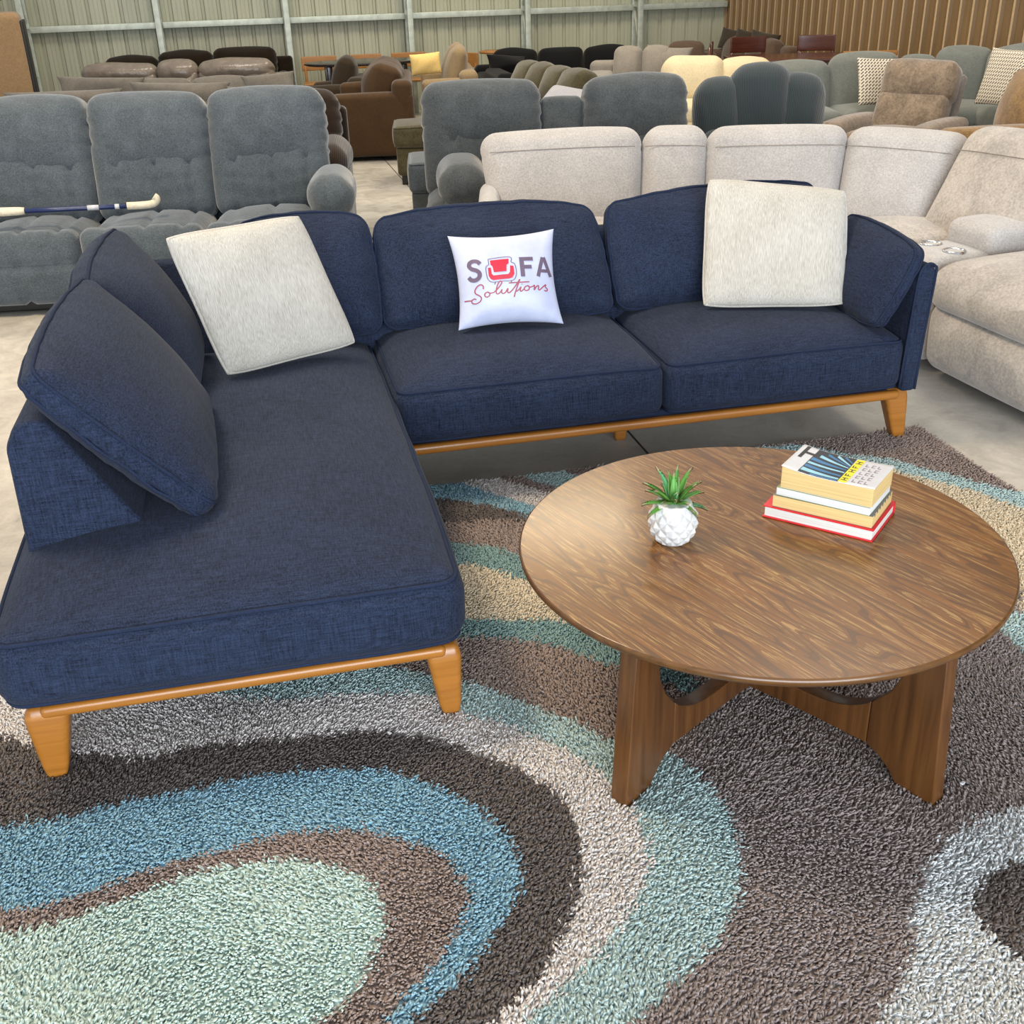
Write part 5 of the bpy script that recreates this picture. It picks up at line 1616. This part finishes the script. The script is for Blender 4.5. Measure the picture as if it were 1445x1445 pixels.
def dining_chair(label, loc, yaw, mat, group, style='bar'):
    r = thing('dining_chair', label, 'chair', loc, yaw, group)
    s, h = 0.42, 0.775
    V, F, _ = rbox(s, s, 0.035, 0.012, 0.1)
    put('seat', V, F, mat, r, True, (0, 0, 0.455))
    for x in (-.18, .18):
        put('leg', *tube([(x, -.18, 0), (x, -.175, .44)], 0.019, False, 8), mat, r)
        put('leg', *tube(spline([(x, .20, 0), (x, .18, .45), (x * 1.02, .22, h - 0.03)], 5), 0.018, False, 8), mat, r)

    def bend(P):
        P = P.copy()
        P[:, 1] += 0.25 * (0.045 - P[:, 0] ** 2)
        return P
    if style == 'bar':
        V, F, _ = rbox(0.45, 0.024, 0.17, 0.01, 0.04)
        put('backrest', bend(V), F, mat, r, True, (0, .20, h - 0.09))
    else:
        V, F, _ = rbox(0.42, 0.026, 0.17, 0.01, 0.04)
        put('backrest', bend(V), F, mat, r, True, (0, .20, h + 0.06))
        for x in (-.19, .19):
            put('post', *tube([(x, .19, .45), (x, .215, h + 0.10)], 0.018, False, 8), mat, r)
            put('brace', *tube([(x, .20, h - 0.02), (x * 0.15, .20, h - 0.22)], 0.012, False, 6), mat, r)
    return r


def build_centre_back():
    # brown sofa seen from its arm end, facing left
    r = box_sofa('sofa', 'warm brown sofa seen from its arm end, overstuffed cushions leaning on its back', 'sofa', (-1.74, 12.72, 0), -86, 1.58, 0.80, M['brown'], 2, backs=3, arm_w=0.20, arm_h=0.63, back_h=0.74,
                 cush_h=0.86, seed=400, bthick=0.26, puffs=0.09, wr=0.012, leg=0.05, bgap=-0.03, tilt=0.32)
    box_sofa('armchair', 'dark umber brown armchair beyond the warm brown sofa, near the dining table', 'armchair', (-2.16, 13.54, 0), -88, 0.74, 0.66, M['umber'], 1, arm_w=0.17, arm_h=0.58, back_h=0.66, cush_h=0.84, seed=430, leg=0.05, tilt=0.3)
    # olive set
    o = thing('ottoman', 'olive green ottoman with a piped pillow top, between the brown sofa and the grey recliner', 'ottoman', (-0.90, 9.72, 0), 4)
    cushion('base', (0.80, 0.62, 0.24), (0.40, 0.31, 0.20), M['olive'], o, r=0.03, e=0.1, seed=440)
    cushion('cushion', (0.84, 0.66, 0.17), (0.40, 0.31, 0.40), M['olive'], o, r=0.045, puff=(0.01, 0.01, 0.03), e=0.04, wrinkle=(0.004, 8), pipes=((2, 1), (2, -1)), pipe_r=0.006, seed=441)
    legs4(o, 0.80, 0.62, 0.085, M['foot'])
    o = thing('ottoman', 'slate blue box ottoman beside the arm of the grey recliner sofa', 'ottoman', (-0.62, 7.62, 0), 4)
    cushion('base', (0.62, 0.56, 0.24), (0.31, 0.28, 0.18), M['slate_dark'], o, r=0.03, e=0.1, seed=442)
    cushion('cushion', (0.65, 0.60, 0.20), (0.31, 0.28, 0.39), M['slate'], o, r=0.04, puff=(0.01, 0.01, 0.03), e=0.04, pipes=((2, 1),), pipe_r=0.006, seed=443)
    legs4(o, 0.62, 0.56, 0.07, M['foot'])
    box_sofa('sofa', 'olive brown sofa with a row of slumped back cushions behind the grey recliner', 'sofa', (-0.40, 11.30, 0), -72, 1.95, 0.86, M['olive'], 2, backs=4, arm_w=0.16, arm_h=0.58, back_h=0.66, cush_h=0.86,
             seed=450, bthick=0.20, puffs=0.07, wr=0.01, tilt=0.36, bgap=-0.04)
    V, F, N = rbox(0.50, 0.36, 0.10, 0.05, 0.03)
    V = V + N * (0.018 * wob(V, 14, 9))[:, None]
    b = put('blanket', V, F, M['blanket'], None, True, (0.63, 9.30, 0.70), (0.25, 0.1, -0.3))
    # sand-coloured sofa that carries a small cream quilted pillow
    box_sofa('sofa', 'sand beige sofa seen from its low arm end, left of the black sectional', 'sofa', (-0.93, 13.90, 0), -86, 1.50, 0.62, M['sand'], 1, backs=2, arm_w=0.18, arm_h=0.64, back_h=0.72, cush_h=0.93, seed=480,
             bthick=0.15, puffs=0.05, wr=0.012, leg=0.05, tilt=0.25)
    return b


blanket = build_centre_back()
tag(blanket, 'pale grey folded blanket on the end of the olive brown sofa', 'blanket')


def build_far():
    # dark round dining table with oak chairs in front of the back wall
    tx, ty = -1.62, 14.22
    t = thing('dining_table', 'long dark dining table surrounded by oak chairs before the back wall', 'table', (tx, ty, 0), 12)
    V, F = lathe([(0, .715), (.62, .715), (.66, .73), (.66, .745), (.64, .75), (0, .75)], 60)
    V = np.array(V)
    V[:, 0] *= 1.12
    V[:, 1] *= 0.70
    put('tabletop', V, F, M['wenge'], t)
    for x in (-.45, .45):
        for y in (-.24, .24):
            block('leg', (.06, .06, .715), (x, y, .357), M['wenge'], t, r=0.008)
    g = 'oak chairs around the dark dining table'
    c0 = dining_chair('oak dining chair behind the left end of the dark dining table', (-2.28, 14.86, 0), 8, M['oak'], g)
    copy_thing(c0, 'oak dining chair behind the dark dining table, second from its left end', (-1.70, 15.00, 0), 12)
    copy_thing(c0, 'oak dining chair behind the right half of the dark dining table', (-1.12, 15.10, 0), 14)
    copy_thing(c0, 'oak dining chair turned sideways at the right end of the dark dining table', (-0.55, 14.72, 0), -40)
    copy_thing(c0, 'oak dining chair seen from its side at the near left of the dark dining table', (-2.42, 12.95, 0), 98)
    copy_thing(c0, 'oak chair half hidden at the right end of the espresso sofa', (-2.90, 14.72, 0), 8)
    pillow_at('small cream quilted pillow on the sand beige sofa, beside the warm brown sofa back', (-0.80, 13.00, 0.66), 0.34, 0.22, 4, 2, M['cream_quilt'], -4, 0.12, 31, 0.04)
    # round oak side table
    t = thing('side_table', 'small round oak table against the back wall beside the black sectional', 'table', (0.02, 15.10, 0), 0)
    V, F = lathe([(0, .74), (.25, .74), (.26, .755), (.25, .77), (0, .77)], 40)
    put('tabletop', V, F, M['oak'], t)
    for k in range(3):
        a = 2.1 * k
        put('leg', *tube([(.2 * math.cos(a), .2 * math.sin(a), 0), (.12 * math.cos(a), .12 * math.sin(a), .74)], .02, False, 8), M['wenge'], t)
    # black sectional
    r = box_sofa('sectional_sofa', 'black fabric corner sectional in front of the pale back wall', 'sofa', (-0.16, 13.45, 0), 9, 2.10, 0.92, M['black'], 3, backs=3, arm_w=0.2, arm_h=0.58, back_h=0.66, cush_h=0.80, seed=500, arms=(1, 1), bgap=0.02, wr=0.008)
    cushion('chaise', (0.80, 1.0, 0.30), (0.42, -0.48, 0.24), M['black'], r, r=0.05, e=0.1, seed=520)
    cushion('arm', (0.2, 1.0, 0.62), (0.10, -0.48, 0.37), M['black'], r, r=0.06, e=0.1, seed=521)
    pillow_at('floppy black pillow at the left end of the black sectional', (0.12, 13.45, 0.60), 0.50, 0.22, 30, 25, M['black'], 6, 0.2, 11, 0.1, part_of=r)
    # light grey sofa and cream sofa
    kk = box_sofa('sofa', 'light grey sofa with rounded arm to the right of the black sectional', 'sofa', (0.84, 12.10, 0), -14, 1.18, 0.88, M['ash_light'], 2, backs=2, arm_w=0.28, arm_h=0.66, back_h=0.76, cush_h=0.88, seed=530, tilt=0.3)
    pillow_at('light grey pillow with crisp corners on the light grey sofa back', (1.80, 12.44, 0.58), 0.50, 0.34, -16, 20, M['ash_light'], 4, 0.2, 12, 0.12, part_of=kk)
    r = thing('sofa', 'cream sofa with lumpy back cushions behind the dark teal recliner', 'sofa', (1.56, 10.35, 0), -4)
    cushion('base', (0.98, 0.86, 0.34), (0.49, 0.45, 0.22), M['cream'], r, r=0.04, e=0.12, seed=550)
    cushion('back_frame', (0.98, 0.20, 0.60), (0.49, 0.82, 0.38), M['cream'], r, r=0.07, e=0.1, seed=551)
    cushion('back_cushion', (0.56, 0.26, 0.42), (0.26, 0.74, 0.66), M['cream'], r, rot=(-0.3, 0, 0), r=0.10, puff=(0.02, 0.06, 0.03), e=0.04, wrinkle=(0.012, 11), seed=552)
    cushion('back_cushion', (0.52, 0.26, 0.40), (0.74, 0.76, 0.64), M['cream'], r, rot=(-0.3, 0, 0), r=0.10, puff=(0.02, 0.06, 0.03), e=0.04, wrinkle=(0.012, 11), seed=553)
    cushion('seat_cushion', (0.94, 0.62, 0.18), (0.49, 0.32, 0.44), M['cream'], r, r=0.07, e=0.08, seed=554)
    legs4(r, 0.98, 0.9, 0.07, M['foot'])
    # right: pewter sectional
    r = thing('sectional_sofa', 'blue-grey corner sectional with tall soft back cushions along the tan wall', 'sofa', (0, 0, 0), 0)
    m = M['pewter']
    cushion('base', (2.10, 0.80, 0.36), (3.10, 9.68, 0.23), m, r, r=0.04, e=0.15, seed=560)
    cushion('base', (0.80, 1.20, 0.36), (4.30, 9.20, 0.23), m, r, rot=(0, 0, 0.16), r=0.04, e=0.15, seed=561)
    cushion('back_frame', (2.10, 0.18, 0.62), (3.10, 10.20, 0.39), m, r, r=0.06, e=0.12, seed=562)
    cushion('back_frame', (0.18, 1.40, 0.62), (4.72, 9.30, 0.39), m, r, rot=(0, 0, 0.16), r=0.06, e=0.12, seed=563)
    cushion('seat_cushion', (0.72, 0.66, 0.17), (2.46, 9.60, 0.46), m, r, r=0.06, puff=(0, .01, .03), e=0.06, seed=564)
    cushion('seat_cushion', (0.72, 0.66, 0.17), (3.19, 9.60, 0.46), m, r, r=0.06, puff=(0, .01, .03), e=0.06, seed=565)
    cushion('seat_cushion', (0.62, 0.66, 0.17), (3.88, 9.60, 0.46), m, r, r=0.06, puff=(0, .01, .03), e=0.06, seed=566)
    cushion('seat_cushion', (0.60, 0.90, 0.17), (4.22, 9.10, 0.46), m, r, rot=(0, 0, 0.16), r=0.06, puff=(0, .01, .03), e=0.06, seed=567)
    bk = dict(r=0.08, puff=(0.012, 0.055, 0.03), e=0.04, wrinkle=(0.008, 9))
    cushion('back_cushion', (0.66, 0.22, 0.44), (2.52, 9.94, 0.66), m, r, rot=(-0.22, 0, 0.02), seed=568, **bk)
    cushion('back_cushion', (0.58, 0.22, 0.48), (3.14, 9.92, 0.69), m, r, rot=(-0.22, 0, 0.0), seed=569, **bk)
    cushion('back_cushion', (0.34, 0.22, 0.46), (3.60, 9.92, 0.67), m, r, rot=(-0.22, 0, -0.1), seed=570, **bk)
    cushion('back_cushion', (0.46, 0.22, 0.50), (3.99, 9.92, 0.70), m, r, rot=(-0.22, 0.04, -0.35), seed=571, **bk)
    cushion('back_cushion', (0.60, 0.22, 0.50), (4.32, 9.50, 0.74), m, r, rot=(-0.34, -0.16, -0.95), seed=572, **bk)
    cushion('back_cushion', (0.56, 0.22, 0.48), (4.42, 8.95, 0.70), m, r, rot=(-0.34, -0.1, -1.25), seed=573, **bk)
    for x, y in ((2.15, 9.35), (2.15, 10.1), (4.0, 9.35), (4.55, 8.75), (4.1, 8.7)):
        block('leg', (.05, .05, .08), (x, y, .04), M['foot'], r, r=0.006)
    pillow_at('trellis patterned grey and white pillow leaning on the blue-grey sectional', (3.14, 9.30, 0.585), 0.44, 0.38, 8, 24, M['trellis'], 3, 0.10, 13, 0.05)
    # tan suede recliner with head pad, facing left
    r = thing('recliner_chair', 'tan suede recliner chair with a raised pillow headrest, facing left', 'armchair', (2.36, 8.42, 0), -42)
    s, sd = M['suede'], M['suede_side']
    cushion('base', (0.80, 0.74, 0.30), (0.42, 0.40, 0.20), s, r, r=0.05, e=0.1, seed=580)
    cushion('arm', (0.17, 0.80, 0.50), (0.09, 0.36, 0.33), s, r, r=0.05, puff=(0.01, 0.01, 0.02), e=0.05, seed=581)
    cushion('arm', (0.17, 0.80, 0.50), (0.77, 0.36, 0.33), s, r, r=0.05, puff=(0.01, 0.01, 0.02), e=0.05, seed=582)
    cushion('seat_cushion', (0.52, 0.60, 0.18), (0.43, 0.32, 0.42), s, r, r=0.06, puff=(0, 0.01, 0.03), e=0.05, seed=583)
    cushion('backrest', (0.54, 0.20, 0.38), (0.43, 0.65, 0.55), s, r, rot=(-0.42, 0, 0), r=0.06, puff=(0.0, 0.03, 0.0), e=0.04, seed=584)
    cushion('head_cushion', (0.56, 0.22, 0.30), (0.43, 0.775, 0.80), s, r, rot=(-0.34, 0, 0), r=0.07, puff=(0.01, 0.035, 0.012), e=0.035, wrinkle=(0.006, 12), seed=585)
    cushion('outer_back', (0.56, 0.08, 0.62), (0.43, 0.85, 0.56), sd, r, rot=(-0.34, 0, 0), r=0.03, e=0.08, seed=586)
    for fx in (.12, .72):
        for fy in (.1, .7):
            block('foot', (.05, .05, .06), (fx, fy, .03), M['foot'], r, r=0.008)
    # mustard brown armchair, arm towards the camera
    r = box_sofa('armchair', 'mustard brown armchair at the right edge, its padded arm towards the camera', 'armchair', (2.72, 7.76, 0), -90, 0.84, 1.12, M['mustard'], 1, arms=(0, 1), arm_w=0.26, arm_h=0.68, back_h=0.80, cush_h=0.95, seed=590, armr=0.10, bthick=0.26, puffs=0.08, wr=0.012, leg=0.04, tilt=0.2)
    pillow_at('trellis patterned pillow behind the mustard armchair cushion at the right edge', (3.86, 8.86, 0.60), 0.44, 0.42, -70, 14, M['trellis'], 0, 0.10, 14, 0.05)
    # far right corner: mushroom sofas, cherry dining set, oak headboard
    box_sofa('sofa', 'mushroom brown sofa with a humped back in the far right corner', 'sofa', (1.95, 13.60, 0), 4, 0.80, 0.86, M['mushroom'], 2, backs=1, arm_w=0.18, arm_h=0.62, back_h=0.72, cush_h=0.83, seed=600, puffs=0.05)
    mm = box_sofa('sofa', 'dark mushroom brown sofa against the tan wall behind the cherry dining table', 'sofa', (2.46, 15.66, 0), -77.5, 1.8, 0.86, M['mushroom'], 2, backs=2, arm_w=0.18, arm_h=0.66, back_h=0.76, cush_h=0.82, seed=620)
    for i, (x, y, yw, lb) in enumerate(((3.08, 15.45, -60, 'dark brown pillow at the left of the far mushroom sofa back'), (3.18, 15.00, -60, 'dark brown pillow second from left on the far mushroom sofa back'),
                                      (3.28, 14.55, -60, 'dark brown pillow third from left on the far mushroom sofa back'))):
        pillow_at(lb, (x, y, 0.66), 0.52, 0.26, yw, 14, M['umber'], 6, 0.14, 20 + i, 0.08, part_of=mm)
    t = thing('dining_table', 'long glossy dark cherry dining table before the tan wall', 'table', (3.22, 12.55, 0), -3)
    block('tabletop', (1.42, 0.95, 0.035), (0, 0, 0.742), M['cherry'], t, r=0.01)
    block('apron', (1.26, 0.80, 0.10), (0, 0, 0.675), M['cherry'], t, r=0.006)
    for x in (-.6, .6):
        for y in (-.38, .38):
            block('leg', (.08, .08, .72), (x, y, .36), M['cherry'], t, r=0.012)
    g = 'cherry chairs around the dark cherry table'
    c1 = dining_chair('cherry dining chair at the left end of the dark cherry table', (2.52, 12.62, 0), 78, M['cherry'], g, 'cross')
    copy_thing(c1, 'cherry dining chair behind the left half of the dark cherry table', (2.92, 13.30, 0), 6)
    copy_thing(c1, 'cherry dining chair behind the right end of the dark cherry table', (3.60, 13.24, 0), -20)
    r = thing('headboard', 'low orange oak panel standing between the cherry table and the tan wall', 'headboard', (3.80, 11.86, 0), -8)
    block('panel', (0.50, 0.04, 0.76), (0, 0, 0.42), M['oak'], r, r=0.012)
    block('cap', (0.54, 0.06, 0.05), (0, 0, 0.81), M['oak'], r, r=0.012)
    for x in (-.24, .24):
        block('leg', (.05, .05, .12), (x, 0, .06), M['oak'], r, r=0.006)


build_far()

# two scraps of white fluff on the rug
for i, (x, y) in enumerate(((0.945, 1.79), (0.93, 1.62))):
    V, F, N = rbox(0.016, 0.008, 0.004, 0.002, 0.01, 2)
    o = put('paper_scrap', V, F, M['cover_white'], None, True, (x, y, RUG_BASE + 0.026), (0.1, 0.2, 0.8 + i))
    tag(o, ('white paper scrap on the dark rug right of the table, farther from the camera', 'white paper scrap on the dark rug right of the table leg, nearer the camera')[i], 'paper scrap')
